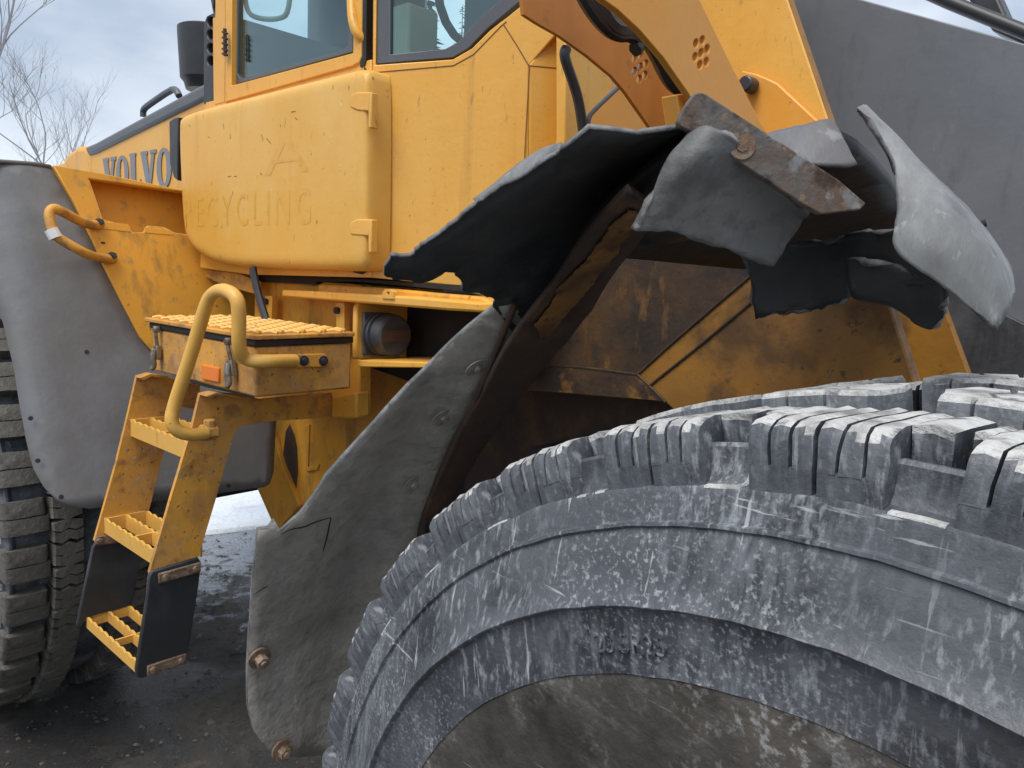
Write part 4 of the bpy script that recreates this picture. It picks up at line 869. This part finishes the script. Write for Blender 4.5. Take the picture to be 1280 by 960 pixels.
plate(FB, 'v', .68, [(262, 336), (300, 342), (320, 352), (320, 368), (290, 360), (268, 352), (250, 342)], .02).build('lower_sill', m_worn, rear, bevel=.003)
mb = MB(); plate(FB, 'v', .64, [(448, 352), (395, 352), (395, 356), (320, 352), (320, 344), (395, 346), (600, 358), (600, 366)], .05, mb=mb); mb.build('sill_gap', m_gap, rear)  # black strip drawn as the shade of the gap below the sill
mb = MB(); mb.tube(H(FB, 'v', .74, (316, 335), (319, 352), (324, 372), (331, 395), (336, 410)), .012, 8, 2); mb.build('drain_hose', m_cable, rear)
# buffer with ribbed cap
ub = FB.l(H(FB, 'v', VB, (470, 417))[0])[0]
plate(FB, 'u', ub-.012, [(446, 385), (450, 377), (458, 372), (480, 374), (545, 385), (556, 392), (548, 406), (528, 408), (530, 448), (445, 449)], .02).build('buffer_bracket', m_cab, rear, bevel=.004)
plate(FB, 'v', VB+.08, [(446, 450), (536, 453), (533, 460), (450, 459), (446, 456)], .25).build('bracket_shelf', m_cab, rear, bevel=.003)
plate(FB, 'u', ub, [(455, 390), (486, 391), (500, 394), (500, 446), (486, 445), (455, 444)], .012).build('buffer_base', m_hoodgrey, rear, bevel=.004)
cb = H(FB, 'u', ub, (473, 417))[0]; mb = MB()
prof_b = [(0, .058), (.012, .060), (.014, .054), (.022, .054), (.024, .060), (.034, .060), (.036, .053), (.044, .053), (.046, .058), (.085, .056), (.090, .050)]
mb.tube([cb+UB*q[0]*.85 for q in prof_b], [q[1] for q in prof_b], 36); buf = mb.build('rubber_buffer', m_buf, rear)
cc = cb+UB*.0775; mb = MB(); rv = lambda a, b: cc+NB*a+Z3*b
mb.prism([rv(-.05, -.016), rv(.05, -.016), rv(.05, .016), rv(-.05, .016)], UB*.0008); mb.build('buffer_label', m_stain, rear)
# under-body mass that keeps the gaps dark, axle
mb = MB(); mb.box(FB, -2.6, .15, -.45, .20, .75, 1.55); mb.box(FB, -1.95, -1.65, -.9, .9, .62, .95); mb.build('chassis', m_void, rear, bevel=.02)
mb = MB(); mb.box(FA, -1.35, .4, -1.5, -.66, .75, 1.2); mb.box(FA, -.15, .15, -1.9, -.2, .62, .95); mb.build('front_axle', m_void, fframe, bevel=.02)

# ------------------------------------------------------------------ trees
def bare_tree(name, base, h, seed, label, lean=0):
    rnd = random.Random(seed); r_ = bpy.data.objects.new(name, None); C.objects.link(r_); r_.location = base; WM[r_.name] = Matrix.Translation(base)
    tag(r_, label, 'tree', group='bare trees behind the loader')
    tk = MB(); br = MB()
    def grow(p, d, ln, rad, lvl):
        P = [p]; n = 6
        for i in range(n):
            d = (d+Vector((rnd.uniform(-1, 1), rnd.uniform(-1, 1), rnd.uniform(-.2, .6)))*.16).normalized(); P.append(P[-1]+d*ln/n)
        (tk if lvl == 0 else br).tube(P, [rad, rad*.45], 6 if lvl < 2 else 4, mi=0)
        if lvl < 4:
            for k in range(7 if lvl == 0 else 5):
                i = rnd.randint(2, n); q = Vector((rnd.uniform(-1, 1), rnd.uniform(-1, 1), rnd.uniform(.1, 1.0))).normalized()
                grow(P[i], (d*.75+q*.8).normalized(), ln*rnd.uniform(.45, .68), rad*.42, lvl+1)
    grow(Vector((0, 0, -.1)), Vector((lean, 0, 1)).normalized(), h*.6, h*.008, 0)
    link('trunk', tk.mesh('trunk', m_bark), r_, local=Matrix()); link('branches', br.mesh('branches', m_bark), r_, local=Matrix(), kind='stuff')
bare_tree('bare_tree', Vector((-14.15, 21, 0)), 14, 3, 'tall bare leafless tree left of the loader hood')
bare_tree('bare_tree', Vector((-14.2, 23.5, 0)), 7.4, 11, 'shorter bare leafless tree nearest the loader hood', .1)
bare_tree('bare_tree', Vector((-17.5, 23, 0)), 11, 21, 'bare leafless tree at the left edge of the picture')
def conifer(base, h, seed, label):
    rnd = random.Random(seed); r_ = bpy.data.objects.new('conifer', None); C.objects.link(r_); r_.location = base; WM[r_.name] = Matrix.Translation(base)
    tag(r_, label, 'tree', group='dark conifers beyond the cab')
    mb = MB(); mb.tube([(0, 0, 0), (0, 0, h)], [h*.015, .01], 6); link('trunk', mb.mesh('trunk', m_bark), r_, local=Matrix())
    mb = MB()
    for k in range(260):
        t_ = rnd.random()**.8; z = h*(.12+.88*t_); R_ = h*.17*(1-t_)+.1; a = rnd.uniform(0, 2*pi); ln = R_*rnd.uniform(.6, 1.1)
        d = Vector((cos(a), sin(a), -.25)); s_ = Vector((-sin(a), cos(a), 0))*ln*.22; p = Vector((0, 0, z))
        mb.add([p, p+d*ln*.5+s_, p+d*ln, p+d*ln*.5-s_, p+d*ln*.5+Vector((0, 0, -.12*ln))], [(0, 1, 4), (1, 2, 4), (2, 3, 4), (3, 0, 4), (0, 3, 2, 1)])
    link('crown', mb.mesh('crown', m_pine, False), r_, local=Matrix())
for i, (x, y, h) in enumerate(((-3.4, 27, 12.2), (-2.3, 28.5, 11), (-1.5, 26, 9.5), (-5.2, 30, 11.5))):
    conifer(Vector((x, y, 0)), h, i, ['tallest dark conifer seen through the cab glass', 'dark conifer just right of the tallest one', 'short dark conifer at the right of the group', 'dark conifer at the left of the group behind the cab'][i])
